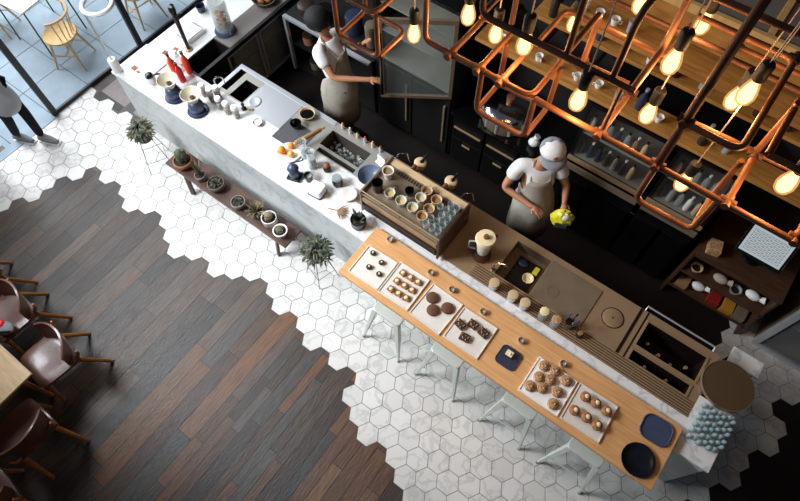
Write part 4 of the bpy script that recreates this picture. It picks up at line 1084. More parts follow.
b = MB(); b.tube([(0, 0, .02), (0, 0, .12), (.03, 0, .16), (.09, 0, .16), (.12, 0, .12)], .008, 8); b.build('spout', 'chrome', t, smooth=True)
def canister(lab, u, v, r=.045, h=.11, lidm='cream_ceramic', bm_='steel_bright'):
    p = at(u, v, ZT+h); t = thing('canister', lab, 'canister', (p.x, max(p.y, 1.39+r*.6), ZT+.0006), 0, 'round lidded canisters on the slatted rail')
    b = MB(); b.lathe([(0, 0), (r*.92, 0), (r, .01), (r, h*.85), (0, h*.85)], n=22); b.build('body', bm_, t, smooth=True)
    b = MB(); b.lathe([(0, h*.86), (r*1.04, h*.86), (r*1.04, h*.97), (r*.8, h), (0, h)], n=22); b.build('lid', lidm, t, smooth=True)
canister('round canister with tan lid, nearest the blender', 494, 283)
canister('round canister with tan lid, second along from the blender', 513, 295)
canister('round canister with tan lid by the sink cover panel corner', 525, 303)
canister('taller round canister with cream lid beside the cover panel', 545, 311, .04, .14, 'cream', 'clear_glass')
canister('taller round canister with orange tan lid beside the utensils', 557, 319, .04, .14, 'pastry_pale', 'clear_glass')
t = thing('utensil_cup', 'cup of dark metal utensils standing on the slatted rail', 'utensil holder', (1.33, 1.50, ZT+.0006))
b = MB(); b.lathe([(0, 0), (.04, 0), (.045, .09), (.04, .09), (.035, .01), (0, .01)], n=18); b.build('cup', 'steel_dull', t, smooth=True)
for k in range(5):
    a = k*1.3; b = MB(); b.tube([(.015*math.cos(a), .015*math.sin(a), .015), (.045*math.cos(a), .045*math.sin(a), .17)], .004, 5); b.ball((.048*math.cos(a), .048*math.sin(a), .18), .016, (1, .6, 1), 8, a); b.build('utensil', 'black_metal' if k % 2 else 'slate_blue_ceramic', t, smooth=True)
t = thing('brown_jar', 'small dark brown cork topped jar on the steel by the cover panel', 'jar', (1.45, 1.475, ZT+.0006))
b = MB(); b.lathe([(0, 0), (.03, 0), (.032, .05), (0, .05)], n=16); b.build('body', 'dark_brown', t, smooth=True)
b = MB(); b.lathe([(0, .051), (.024, .051), (.022, .07), (0, .07)], n=14); b.build('cork', 'cork_brown', t, smooth=True)
# sink contents
t = thing('yellow_bowl', 'yellow and white bowls left inside the right hand sink', 'bowl', (.80, 1.72, ZT-.0995))
b = MB(); b.lathe([(0, 0), (.03, 0), (.055, .03), (.05, .03), (.025, .006), (0, .006)], n=20); b.build('bowl', 'cream', t, smooth=True)
b = MB(); b.bb(.0, .05, .07, .15, 0, .03); b.build('sponge', 'yellow_plastic', t, bevel=.004)
t = thing('folded_blue_cloth', 'dark blue cloth in the corner of the right hand sink', 'cloth', (.68, 1.84, ZT-.0995))
b = MB(); b.ball((0, 0, .012), .05, (1, .8, .25), 12); b.build('cloth', 'navy_ceramic', t, smooth=True)
t = thing('red_container', 'dark red lined waste container seen down the small square bin', 'container', (.275, 1.825, ZT-.199))
b = MB(); b.bb(-.055, .055, -.05, .05, 0, .12); b.build('bin', 'red_plastic', t, bevel=.01); b = MB(); b.bb(-.05, .03, -.045, .045, .1205, .13); b.build('lid', 'dark_brown', t)
# ice in the bin
b = MB()
for k in range(70):
    x, y = random.uniform(-.22, .22), random.uniform(-.08, .08); s = random.uniform(.018, .03)
    b.box((x, y, random.uniform(.03, .06)), (s, s, s), random.uniform(0, 3), Matrix.Rotation(random.uniform(0, 1), 4, 'X'))
o = b.build('ice_cubes', 'clear_glass'); o.location = (-1.475, 1.82, ZT-.2); o['kind'] = 'stuff'; tag(o, 'heap of ice cubes in the steel bin left of the blue bowl', 'ice')
for k, (x, y, m_, lb) in enumerate([(1.98, 1.80, 'navy_ceramic', 'dark blue capped bottle lying in the back bottle bin near the round lid'), (2.10, 1.76, 'clear_glass', 'clear bottle in the middle of the back bottle bin'), (2.22, 1.74, 'steel_bright', 'steel topped bottle in the back bottle bin'), (2.34, 1.80, 'black_gloss', 'black bottle at the glass jar end of the back bin'), (2.05, 1.59, 'navy_ceramic', 'dark bottle in the narrow front bin'), (2.25, 1.59, 'dark_brown', 'brown bottle in the narrow front bin')]):
    bottle('wine_bottle', lb, (x, y, ZT-.2995), m_, 'steel', .035, .24, 'bottle', 'bottles in the sunken bins')
# round table disc and board at the counter end
t = thing('round_side_table', 'round dark brown table with pale rim at the right end of the bar', 'table', (2.668, 1.815, 0))
b = MB(); b.lathe([(0, .915), (.205, .915), (.21, .925), (.21, .94), (0, .94)], n=44); b.build('top', 'table_disc', t, smooth=True)
b = MB(); b.lathe([(.2105, .912), (.217, .912), (.217, .944), (.2105, .944)], n=44); b.build('rim', 'steel_dull', t, smooth=True)
b = MB(); b.cone((0, 0, .02), (0, 0, .915), .03, n=14); b.build('column', 'black_metal', t, smooth=True)
b = MB(); b.lathe([(0, 0), (.13, 0), (.13, .015), (.03, .03), (0, .03)], n=30); b.build('base', 'black_metal', t, smooth=True)
t = thing('marble_board', 'small pale marble slab on a dark stand behind the round brown table', 'slab', (2.80, 2.235, 0), 0)
b = MB(); b.bb(-.155, .125, -.07, .09, .66, .69); b.build('slab', 'counter_marble', t, bevel=.003)
b = MB(); b.bb(-.12, .1, -.05, .07, 0, .66); b.build('stand', 'black_paint', t)
# ================================================================ BACK BAR
bb_ = thing('back_counter', 'low black back counter with steel handled drawers behind the baristas', 'cabinet')
b = MB(); b.bb(-.86, .44, 2.93, 3.54, .06, .84); b.build('carcass', 'black_paint', bb_)
b = MB(); b.bb(-.87, .45, 2.88, 3.54, .84, .875); b.build('top', 'black_gloss', bb_, bevel=.003)
for k, x in enumerate((-.84, -.42, .02)):
    b = MB(); b.bb(x, x+.39, 2.905, 2.93, .5, .82); d = b.build('drawer', 'black_metal', bb_, bevel=.004)
    b = MB(); b.bb(x+.02, x+.36, 2.885, 2.9, .66, .685); b.build('handle', 'steel', d, bevel=.003)
    b = MB(); b.bb(x, x+.39, 2.905, 2.93, .08, .48); d = b.build('door', 'black_metal', bb_, bevel=.004)
    b = MB(); b.bb(x+.14, x+.25, 2.885, 2.9, .42, .44); b.build('handle', 'steel', d, bevel=.003)
t = thing('batch_brewer', 'round silver and black kitchen machine on the low back counter', 'appliance', (-.36, 3.18, .8756), .1); t.scale = (1.3, 1.3, 1.25)
b = MB(); b.lathe([(0, 0), (.20, 0), (.21, .03), (.20, .14), (0, .14)], n=28); b.build('body', 'steel_dull', t, smooth=True)
b = MB(); b.lathe([(.0, .141), (.20, .141), (.205, .16), (.17, .20), (.08, .215), (0, .215)], n=28); b.build('lid', 'chrome', t, smooth=True)
b = MB()
for k in range(12):
    a = k*PI/6; b.cone((.203*math.cos(a), .203*math.sin(a), .02), (.203*math.cos(a), .203*math.sin(a), .13), .014, .014, 8)
b.build('silver_ribs', 'steel_bright', t, smooth=True)
b = MB(); b.lathe([(0, .216), (.03, .216), (.035, .26), (0, .27)], n=14); b.build('knob', 'copper', t, smooth=True)
t = thing('paper_bag', 'crumpled white paper bag on the back counter beside the capped barista', 'bag', (.06, 3.03, .8756), .3)
b = MB(); b.ball((0, 0, .055), .06, (1, .8, .9), 12); b.build('bag', 'paper', t, smooth=True); b = MB(); b.tube([(0, 0, .105), (.02, .01, .15)], [.02, .035], 8); b.build('twisted_top', 'paper', t)
# display fridges
def display_fridge(x0, x1, lab, seedn):
    random.seed(seedn)
    t = thing('display_fridge', lab, 'fridge', (0, 0, 0), 0, 'open front display fridges')
    b = MB(); b.bb(x0, x1, 2.92, 3.54, .05, .90); b.bb(x0, x0+.03, 2.92, 3.54, .90, 1.89); b.bb(x1-.03, x1, 2.92, 3.54, .90, 1.89); b.bb(x0+.03, x1-.03, 3.5, 3.54, .9, 1.89); b.bb(x0, x1, 2.92, 3.54, 1.89, 1.92); b.build('cabinet', 'black_metal', t)
    b = MB(); b.bb(x0+.0, x1, 2.895, 2.92, 1.14, 1.19); b.build('upper_ledge', 'steel', t, bevel=.003)
    b = MB(); b.bb(x0+.0, x1, 2.90, 2.92, 1.0, 1.08); b.build('lower_ledge', 'steel_dull', t, bevel=.003)
    b = MB(); b.bb(x0+.035, x1-.035, 2.915, 2.92, 1.2, 1.885); b.build('front_glass', 'pane_dark', t)
    for z in (1.19, 1.53): b = MB(); b.bb(x0+.031, x1-.031, 2.94, 3.49, z-.012, z); b.build('shelf', 'fridge_inside', t)
    b = MB(); b.bb(x0+.02, x0+.3, 2.905, 2.92, .1, .85); b.bb(x1-.3, x1-.02, 2.905, 2.92, .1, .85); b.build('lower_door', 'black_gloss', t, bevel=.004)
    cols = ['clear_glass', 'leaf_green', 'steel_bright', 'cream_ceramic', 'navy_ceramic', 'paper', 'cork_brown']
    n = int((x1-x0-.12)/.085)
    side = 'left hand' if x0 < 1 else 'right hand'
    for z, sh in ((1.19, 'lower'), (1.53, 'upper')):
        for i in range(n):
            m_ = cols[random.randrange(7)]
            nm = {'clear_glass': 'clear', 'leaf_green': 'green', 'steel_bright': 'silver', 'cream_ceramic': 'tan', 'navy_ceramic': 'dark blue', 'paper': 'white', 'cork_brown': 'brown'}[m_]
            ordi = ['first', 'second', 'third', 'fourth', 'fifth', 'sixth', 'seventh', 'eighth'][i]
            bottle('drink_bottle', '%s drink bottle, %s from the left on the %s shelf of %s fridge' % (nm, ordi, sh, side), (x0+.08+.085*i, 3.0, z+.0006), m_, 'paper' if i % 2 else 'black_metal', .027, .2, 'bottle', 'bottles in the display fridges')
display_fridge(.46, 1.24, 'black display fridge with steel ledges behind the capped barista', 3)
display_fridge(1.29, 2.0 - .16, 'black display fridge with steel ledges beside the till shelf', 4)
random.seed(11)
# tall fridge with an open glass door
t = thing('tall_fridge', 'tall black fridge with steel interior whose glass door the first barista holds open', 'fridge')
b = MB(); b.bb(-1.93, -.88, 2.93, 3.54, .05, 1.05); b.bb(-1.93, -1.89, 2.93, 3.54, 1.05, 2.1); b.bb(-.92, -.88, 2.93, 3.54, 1.05, 2.1); b.bb(-1.89, -.92, 3.5, 3.54, 1.05, 2.1); b.bb(-1.93, -.88, 2.93, 3.54, 2.1, 2.14); b.build('cabinet', 'black_metal', t)
b = MB(); b.bb(-1.885, -.925, 3.46, 3.495, 1.055, 2.09); b.bb(-1.885, -.925, 2.94, 3.46, 1.055, 1.07); b.build('steel_lining', 'fridge_inside', t)
for z in (1.40, 1.75): b = MB(); b.bb(-1.88, -.93, 2.98, 3.45, z, z+.012); b.build('shelf', 'fridge_inside', t)
for x in (-1.91, -1.40): b = MB(); b.bb(x, x+.49, 2.905, 2.93, .08, 1.02); d = b.build('lower_door', 'black_paint', t, bevel=.004); b = MB(); b.bb(x+.42, x+.445, 2.88, 2.903, .3, .9); b.build('handle', 'steel_dull', d, bevel=.004)
hx, hy = -.90, 2.905; a = math.radians(180+34)
ex, ey = math.cos(a), math.sin(a); W_ = .74
dr = bpy.data.objects.new('glass_door', None); C.objects.link(dr); dr.parent = t; dr.location = (hx, hy, 0); dr.rotation_euler.z = a
b = MB(); b.bb(.0, W_, -.015, .015, 1.06, 1.10); b.bb(.0, W_, -.015, .015, 2.04, 2.09); b.bb(0, .04, -.015, .015, 1.1, 2.04); b.bb(W_-.04, W_, -.015, .015, 1.1, 2.04); b.build('frame', 'steel_dull', dr, bevel=.003)
b = MB(); b.bb(.04, W_-.04, -.003, .003, 1.10, 2.04); b.build('pane', 'fridge_glass', dr)
b = MB(); b.tube([(W_-.02, .05, 1.15), (W_-.02, .05, 1.95)], .016, 10); b.tube([(W_-.02, .05, 1.2), (W_-.02, .012, 1.2)], .008, 6); b.tube([(W_-.02, .05, 1.9), (W_-.02, .012, 1.9)], .008, 6); b.build('handle', 'black_gloss', dr, smooth=True)
# left back low unit with white top and dark shelves
t = thing('low_shelf_unit', 'low dark shelf unit with pale edged top in the back left corner', 'shelf unit')
b = MB(); b.bb(-3.30, -2.0, 2.88, 2.93, .87, .9); b.bb(-3.30, -3.26, 2.88, 2.92, .05, .87); b.build('pale_edge', 'steel_bright', t)
b = MB(); b.bb(-3.30, -1.98, 2.93, 3.54, .87, .898); b.bb(-3.29, -3.27, 2.93, 3.54, .05, .87); b.bb(-2.0, -1.98, 2.93, 3.54, .05, .87); b.bb(-3.27, -2.0, 3.5, 3.54, .05, .87); b.bb(-3.27, -2.0, 2.93, 3.5, .45, .47); b.bb(-3.27, -2.0, 2.93, 3.5, .05, .08); b.build('carcass', 'black_paint', t)
for i, (x, z, m_, lb) in enumerate([(-3.1, .47, 'terracotta', 'reddish brown box on the upper shelf of the low corner unit'), (-2.85, .47, 'dark_ceramic', 'dark tin on the upper shelf of the low corner unit'), (-2.6, .47, 'copper_dark', 'copper coloured pot on the upper shelf of the low corner unit'), (-3.05, .08, 'steel_dull', 'dull steel pan on the bottom shelf of the low corner unit')]):
    tt = thing('storage_tin', lb, 'container', (x, 3.05, z+.0006)); b = MB(); b.lathe([(0, 0), (.07, 0), (.075, .12), (0, .12)], n=16); b.build('body', m_, tt, smooth=True); b = MB(); b.lathe([(0, .121), (.078, .121), (.07, .14), (0, .145)], n=16); b.build('lid', 'dark_brown', tt, smooth=True)
for i, (x, y, m_, r, h, lb) in enumerate([(-3.12, 3.12, 'dark_brown', .10, .10, 'dark round pot on the corner unit near the bread basket'), (-2.85, 3.15, 'black_gloss', .11, .16, 'large shiny black pot on the corner unit'), (-2.45, 3.2, 'navy_ceramic', .10, .25, 'tall dark blue canister on the corner unit behind the first barista'), (-2.15, 3.15, 'steel_dull', .08, .3, 'tall grey metal canister next to the tall fridge')]):
    tt = thing('cooking_pot', lb, 'pot', (x, y, .8986)); b = MB(); b.lathe([(0, 0), (r*.9, 0), (r, h*.1), (r, h*.85), (0, h*.85)], n=22); b.build('body', m_, tt, smooth=True)
    b = MB(); b.lathe([(0, h*.86), (r*1.03, h*.86), (r*.9, h*.97), (r*.2, h), (0, h)], n=22); b.build('lid', m_, tt, smooth=True)
# wooden shelves above
SH = [('lower', 2.0, -.72, 2.75, 2.9, 3.13), ('middle', 2.375, -.30, 2.75, 3.06, 3.30), ('upper', 2.65, .02, 2.9, 2.9, 3.54)]
for nm, z, xa, xb, ya, yb in SH:
    t = thing('wooden_shelf', 'long warm wooden board, the %s of the three shelves above the display fridges' % nm, 'shelf', (0, 0, 0), 0, 'wooden shelves on the back wall')
    b = MB(); b.bb(xa, xb, ya, yb, z-.035, z); b.build('board', 'shelf_wood', t, bevel=.003)
    for x in ([-.62, -.2, .3] if nm == 'lower' else [xa+.1+(xb-xa-.2)*k/3 for k in range(4)]):
        b = MB(); b.bb(x-.012, x+.012, yb, 3.549, z-.075, z-.036) if yb < 3.5 else b.bb(x-.012, x+.012, 3.2, 3.549, z-.075, z-.036)
        b.build('bracket', 'black_metal', t)
# glassware on the shelves
protoG = {}
def shelf_item(kind, x, y, z, lab):
    def mk():
        if kind == 'cup':
            t = thing('shelf_cup', '', 'cup'); b = MB(); b.lathe([(0, 0), (.026, 0), (.036, .055), (.032, .055), (.022, .01), (0, .01)], n=14); b.build('bowl', 'white_ceramic', t, smooth=True)
            b = MB(); b.tube([(.034, 0, .045), (.052, 0, .04), (.05, 0, .02), (.028, 0, .015)], .0045, 6); b.build('handle', 'white_ceramic', t, smooth=True); return t
        if kind == 'glass': 
            t = thing('shelf_glass', '', 'glass'); b = MB(); b.lathe([(0, 0), (.028, 0), (.034, .1), (.03, .1), (.025, .01), (0, .01)], n=14); b.build('tumbler', 'clear_glass', t, smooth=True); b = MB(); b.lathe([(0, 0.0005), (.024, .0005), (.024, .009), (0, .0095)], n=12); b.build('foot', 'steel_bright', t, smooth=True); return t
        t = thing('shelf_bottle', '', 'bottle'); b = MB(); b.lathe([(0, 0), (.035, 0), (.037, .13), (.015, .17), (.014, .2), (0, .2)], n=14); b.build('body', 'navy_ceramic' if kind == 'bottle' else 'dark_brown', t, smooth=True); b = MB(); b.lathe([(0, .201), (.016, .201), (.016, .225), (0, .225)], n=10); b.build('cap', 'steel_bright', t, smooth=True); return t
    if kind not in protoG: protoG[kind] = o = mk()
    else: o = dup(protoG[kind], (0, 0, 0))
    o.location = (x, y, z+.0006); o.rotation_euler.z = random.uniform(0, 6)
    tag(o, lab, {'cup': 'cup', 'glass': 'glass'}.get(kind, 'bottle'), 'crockery and bottles on the wooden shelves')
ORD = ['first', 'second', 'third', 'fourth', 'fifth', 'sixth', 'seventh', 'eighth', 'ninth', 'tenth', 'eleventh', 'twelfth', 'thirteenth', 'fourteenth', 'fifteenth']
NM = {'cup': 'white cup', 'glass': 'clear tumbler', 'bottle': 'dark blue bottle', 'brown': 'brown bottle'}
seq = ['cup', 'glass', 'cup', 'glass', 'cup', 'cup', 'glass', 'bottle', 'cup', 'glass', 'brown', 'glass']
for k, kd in enumerate(seq): shelf_item(kd, -.50+.19*k, 3.0+.03*(k % 2), 2.0, '%s on the lowest wooden shelf, %s item from its window end' % (NM[kd], ORD[k]))
seq = ['brown', 'cup', 'bottle', 'glass', 'cup', 'brown', 'glass', 'glass', 'brown', 'bottle', 'cup', 'brown']
for k, kd in enumerate(seq): shelf_item(kd, -.15+.22*k, 3.13, 2.375, '%s on the middle wooden shelf, %s item from its window end' % (NM[kd], ORD[k]))
seq = ['glass', 'cup', 'cup', 'glass']
for k, kd in enumerate(seq): shelf_item(kd, .12+.13*k, 3.02, 2.65, '%s on the top wooden shelf, %s item from its window end' % (NM[kd], ORD[k]))
t = thing('upper_cabinet', 'high grey topped cabinet with pale timber frame above the shelves', 'cabinet')
b = MB(); b.bb(.55, 2.95, 3.12, 3.54, 2.70, 2.99); b.build('carcass', 'shelf_wood', t)
for k in range(3):
    b = MB(); b.bb(.59+.80*k, .59+.74+.80*k, 3.15, 3.54, 2.991, 3.005); b.build('grey_panel', 'grey_panel', t)
b = MB(); b.bb(.55, 2.95, 3.08, 3.12, 2.95, 3.02); b.build('front_rail', 'pine_wood', t, bevel=.003)
for k in range(2): b = MB(); b.bb(1.335+.8*k, 1.385+.8*k, 3.12, 3.54, 2.991, 3.015); b.build('cross_rail', 'pine_wood', t, bevel=.003)

# till shelf unit and screen
t = thing('till_shelf_unit', 'dark wooden open shelf unit under the till screen, filled with small goods', 'shelf unit')
for z, y0 in ((.20, 2.86), (.52, 2.86), (.88, 2.84)): b = MB(); b.bb(1.95, 2.78, y0, 3.5, z-.025, z); b.build('shelf', 'dark_shelf_wood', t, bevel=.003)
for x in (1.93, 2.76): b = MB(); b.bb(x, x+.02, 2.86, 3.5, 0, .855); b.build('side', 'dark_shelf_wood', t)
b = MB(); b.bb(1.95, 2.76, 3.48, 3.5, 0, .855); b.build('back', 'black_paint', t)
items = [('cardboard_box', 'brown cardboard box on the bottom shelf of the till unit', 'box', 2.06, 2.95, .2, 'cork_brown', 'box'), ('rolled_bag', 'white rolled bag on the bottom till shelf next to the cardboard box', 'bag', 2.21, 2.98, .2, 'white_cloth', 'roll'),
 ('red_packet', 'red packet on the bottom till shelf', 'packet', 2.395, 2.95, .2, 'shaded_red', 'box'), ('yellow_packet', 'mustard yellow packet on the bottom till shelf', 'packet', 2.54, 2.95, .2, 'mustard', 'box'), ('grey_packet', 'grey packet at the right of the bottom till shelf', 'packet', 2.67, 2.95, .2, 'steel_dull', 'box'),
 ('round_dish', 'small round cream dish on the middle till shelf', 'dish', 2.06, 2.95, .52, 'cream_ceramic', 'dish'), ('crumpled_bag', 'crumpled pinkish paper bag on the middle till shelf', 'bag', 2.30, 2.97, .52, 'crumpled_paper', 'roll'), ('crumpled_bag', 'white crumpled paper bag on the middle till shelf by the end', 'bag', 2.62, 2.99, .52, 'paper', 'roll'),
 ('glass_jar', 'glass jar between the two crumpled bags on the middle till shelf', 'jar', 2.46, 2.95, .52, 'clear_glass', 'dish'), ('tan_box', 'small tan box on top of the till unit left of the screen', 'box', 2.05, 2.99, .88, 'pastry_pale', 'box')]
for nm, lb, cat, x, y, z, m_, shp in items:
    o = thing(nm, lb, cat, (x, y, z+.0006), random.uniform(-.2, .2)); b = MB()
    if shp == 'box': b.bb(-.06, .06, -.07, .07, 0, .08); b.build('body', m_, o, bevel=.004); b = MB(); b.bb(-.055, .055, -.065, .065, .0805, .084); b.build('flap', m_, o)
    elif shp == 'roll': b.ball((0, 0, .045), .07, (1.1, .7, .62), 12); b.build('body', m_, o, smooth=True); b = MB(); b.cone((.06, 0, .045), (.11, .01, .06), .02, .035, 8); b.build('gathered_end', m_, o, smooth=True)
    else: b.lathe([(0, 0), (.04, 0), (.06, .05), (.05, .05), (.03, .01), (0, .01)], n=20); b.build('body', m_, o, smooth=True); b = MB(); b.lathe([(0, .03), (.042, .03)], n=16); b.build('contents', 'dark_brown', o)
t = thing('till_screen', 'black touch screen till with a lit grid of order keys', 'till', (2.385, 3.13, .8806), 0)
b = MB(); b.lathe([(0, 0), (.09, 0), (.085, .02), (.03, .03), (0, .03)], n=24); b.cone((0, 0, .02), (0, .03, .17), .02, .02, 10); b.build('stand', 'black_metal', t, smooth=True)
RX = Matrix.Translation((0, -.02, .27)) @ Matrix.Rotation(math.radians(38), 4, 'X')
b = MB(); bmesh.ops.create_cube(b.bm, size=1, matrix=RX @ Matrix.Diagonal((.43, .33, .03, 1))); b.build('housing', 'black_gloss', t, bevel=.006)
b = MB(); bmesh.ops.create_cube(b.bm, size=1, matrix=RX @ Matrix.Translation((0, 0, .0165)) @ Matrix.Diagonal((.375, .27, .002, 1))); b.build('display', 'screen_glass', t)
b = MB()
for k in range(7):
    bmesh.ops.create_cube(b.bm, size=1, matrix=RX @ Matrix.Translation((-.16+.053*k, -.01, .018)) @ Matrix.Diagonal((.003, .2, .001, 1)))
for k in range(7):
    bmesh.ops.create_cube(b.bm, size=1, matrix=RX @ Matrix.Translation((0, -.11+.033*k, .018)) @ Matrix.Diagonal((.34, .003, .001, 1)))
for i in range(6):
    for j in range(6): bmesh.ops.create_cube(b.bm, size=1, matrix=RX @ Matrix.Translation((-.133+.053*i, -.092+.033*j, .018)) @ Matrix.Diagonal((.026, .006, .001, 1)))
b.build('key_grid', 'screen_ink', t)
# glass door fridge at the right edge
t = thing('glass_door_fridge', 'aluminium framed glass door fridge at the right edge of the room', 'fridge', (0, 0, 0))
b = MB(); b.bb(2.95, 3.9, 2.93, 3.54, 0, .06); b.bb(2.95, 2.98, 2.93, 3.54, .06, 1.9); b.bb(3.87, 3.9, 2.93, 3.54, .06, 1.9); b.bb(2.98, 3.87, 3.51, 3.54, .06, 1.9); b.bb(2.95, 3.9, 2.93, 3.54, 1.9, 1.93); b.build('cabinet', 'steel_dull', t)
b = MB(); b.bb(2.94, 3.91, 2.87, 2.92, .0, .06); b.bb(2.94, 3.0, 2.87, 2.92, .06, 1.93); b.bb(3.85, 3.91, 2.87, 2.92, .06, 1.93); b.bb(3.0, 3.85, 2.87, 2.92, 1.87, 1.93); d = b.build('door', 'steel_bright', t, bevel=.004)
b = MB(); b.bb(3.0, 3.85, 2.89, 2.896, .06, 1.87); b.build('pane', 'fridge_glass', d)
for z in (.5, .95, 1.4): b = MB(); b.bb(2.985, 3.865, 2.94, 3.5, z, z+.015); b.build('shelf', 'fridge_inside', t)

# ================================================================ COPPER PIPE CHANDELIER
ch = thing('pipe_chandelier', 'large open cage of copper water pipes hanging above the steel work top', 'chandelier', (0, 0, 0))
PR = .012
def arc_path(pts, r=.045):
    """polyline with rounded elbows"""
    pts = [Vector(p) for p in pts]; out = [pts[0]]
    for a, b_, c in zip(pts, pts[1:], pts[2:]):
        u = (a-b_).normalized(); v = (c-b_).normalized(); p0 = b_ + u*r; p1 = b_ + v*r
        for k in range(6):
            t_ = k/5; out.append(p0*(1-t_)**2 + b_*2*t_*(1-t_) + p1*t_**2)
    out.append(pts[-1]); return out
def pipe(pts, m='copper', r=PR):
    b = MB(); b.tube(arc_path(pts), r, 10); return b.build('pipe', m, ch, smooth=True)
def tee(x, y, z, m='copper'):
    b = MB()
    for d in ((1, 0, 0), (0, 1, 0)): 
        v = Vector(d)*.028; p = Vector((x, y, z)); b.cone(p - v, p + v, PR+.004, PR+.004, 12)
    b.build('tee_fitting', m, ch, smooth=True)
A, B_, D = .765, 1.02, 1.27      # y rows
L0, L1, L2, L3 = 3.86, 4.10, 4.35, 4.60
pipe([(.17, A, 4.78), (.17, A, L1), (.685, A, L1), (.685, B_+.01, L1)])                    # front rail, first frame
for x in (.30, .44, .545): pipe([(x, A, L1), (x, B_+(.0 if x < .5 else -.02), L1)]); tee(x, A, L1)
pipe([(.28, B_, L1), (.96, B_+.03, L1)])
pipe([(.455, A, L1), (.455, A, L0), (.70, A, L0), (.70, A, L1)])
pipe([(.455, A+.012, L0), (.455, .955, L0), (.455, .955, L1)]); pipe([(.70, A+.012, L0), (.70, .965, L0), (.70, .965, L1)]); pipe([(.455, .955, L0+.0), (.70, .965, L0)])
pipe([(.70, A, L1), (1.98, A-.02, L1)])                                                     # front rail, second frame
for x in (.985, 1.222, 1.492, 1.74): pipe([(x, A, L1), (x, B_, L1)]); tee(x, A, L1)
pipe([(1.222, B_, L1), (1.74, B_+.02, L1)])
pipe([(1.22, B_, L1), (1.217, 1.86, L1)], 'copper_dark')
pipe([(1.222, A, L1), (1.222, A, L0), (1.465, A, L0), (1.465, A, L1)])
pipe([(1.465, A+.012, L0), (1.465, .965, L0), (1.465, .965, L1)]); pipe([(1.222, A+.012, L0), (1.222, .965, L0), (1.222, .965, L1)], 'copper_dark')
pipe([(.41, .775, 4.95), (.41, .775, L2), (1.03, .775, L2)], 'copper_dark')                  # middle level
pipe([(1.222, .75, L2), (1.415, .75, L2), (1.415, D-.03, L2), (1.05, D-.03, L2)])
pipe([(1.222, .765, L1), (1.222, .765, 5.6)], 'copper_dark', .016)                           # suspension post
pipe([(.94, .79, L1+.25), (.94, .79, 4.62), (.94, 1.1, 4.62)], 'copper_dark')
pipe([(1.02, .765, L2), (1.02, B_, L2), (1.02, B_, L3), (1.26, B_, L3)]); pipe([(.985, .78, L1), (.985, .78, L2)], 'copper_dark', .009)
pipe([(.76, .79, L2), (.76, .79, 4.62)], 'copper_dark'); pipe([(.76, .80, L2+.01), (.76, B_+.02, L2+.01), (.76, B_+.02, L1)])
pipe([(.555, B_, L1), (.555, D, L1), (1.02, D, L1), (1.02, 1.5, L1)])
pipe([(.41, .79, L2), (.41, 1.06, L2), (.41, 1.06, L1)], 'copper_dark')
pipe([(1.49, .79, L2), (1.72, .79, L2), (1.72, 1.1, L2), (1.49, 1.1, L2), (1.49, .79, L2)])
pipe([(1.222, 1.02, L3), (1.5, 1.02, L3), (1.5, 1.4, L3)], 'copper_dark'); pipe([(1.222, 1.27, 4.22), (1.9, 1.27, 4.22)], 'copper_dark')
pipe([(1.222, 1.5, L1), (1.9, 1.5, L1)]); pipe([(.62, 1.5, L1-.05), (1.222, 1.5, L1-.05)], 'copper_dark')
pipe([(1.49, 1.03, L1), (1.49, 1.03, L2+.02)]); pipe([(1.74, A, L1), (1.74, A, L3)], 'copper_dark')
pipe([(1.72, .80, L2), (1.95, .80, L2)])
# cluster at the left end
pipe([(-.316, .755, 4.55), (-.316, .755, L0), (-.078, .755, L0), (-.078, .755, L1)])
pipe([(-.078, .767, L0), (-.078, .965, L0), (-.31, .965, L0)]); pipe([(-.316, .767, L0), (-.316, .965, L0), (-.316, .965, L1)])
pipe([(-.45, .765, L1), (-.09, .765, L1), (-.09, 1.05, L1)]); pipe([(-.33, .98, L1), (-.09, .98, L1)], 'copper_dark')
pipe([(.02, 1.09, L1), (.20, 1.09, L1), (.20, 1.35, L1)])
for (x, y, z) in ((1.222, B_, L1), (1.492, B_, L1), (.985, B_, L1), (-.09, .98, L1), (1.222, .765, L2), (.76, B_+.02, L1), (1.222, 1.5, L1), (1.415, D-.03, L2)): tee(x, y, z, 'copper_dark')

# ================================================================ BULBS
def pendant(label, u, v, d, first=[None], cable=2.0):
    """bulb whose glass centre stands d metres from the lens along the line of sight of (u, v)"""
    ray = _r*((u-400)/FPX) + _d*((v-250.5)/FPX) + _f
    p = CAM + ray*d
    if first[0] is None:
        t = thing('pendant_bulb', label, 'light bulb', p, 0, 'glowing filament bulbs on thin cables')
        b = MB(); b.lathe([(0, -.062), (.014, -.058), (.027, -.044), (.0325, -.022), (.031, -.002), (.022, .032), (.015, .052), (.0145, .06)], n=20); b.build('glass', 'bulb_glass', t, smooth=True)
        b = MB(); b.lathe([(0, -.040), (.018, -.045), (.0245, -.024), (.021, .006), (.012, .038), (0, .044)], n=12); b.build('filament', 'filament_glow', t, smooth=True)
        b = MB(); b.lathe([(0, .054), (.019, .054), (.0225, .06), (.0235, .118), (.020, .126), (.006, .132), (0, .132)], n=18); b.build('socket', 'socket_black', t, smooth=True)
        b = MB(); b.cone((0, 0, .131), (0, 0, cable), .003, n=6); b.build('cable', 'cable_cloth', t, smooth=True)
        first[0] = t
    else: t = dup(first[0], p, 0, label)
    l = bpy.data.lights.new('bulb_light', 'POINT'); l.energy = BULB_W; l.color = (1.0, .55, .22); l.shadow_soft_size = .03
    lo = bpy.data.objects.new('bulb_light', l); C.objects.link(lo); lo.location = (0, 0, -.095); lo.parent = t
    return t
BULB_W = 1.9
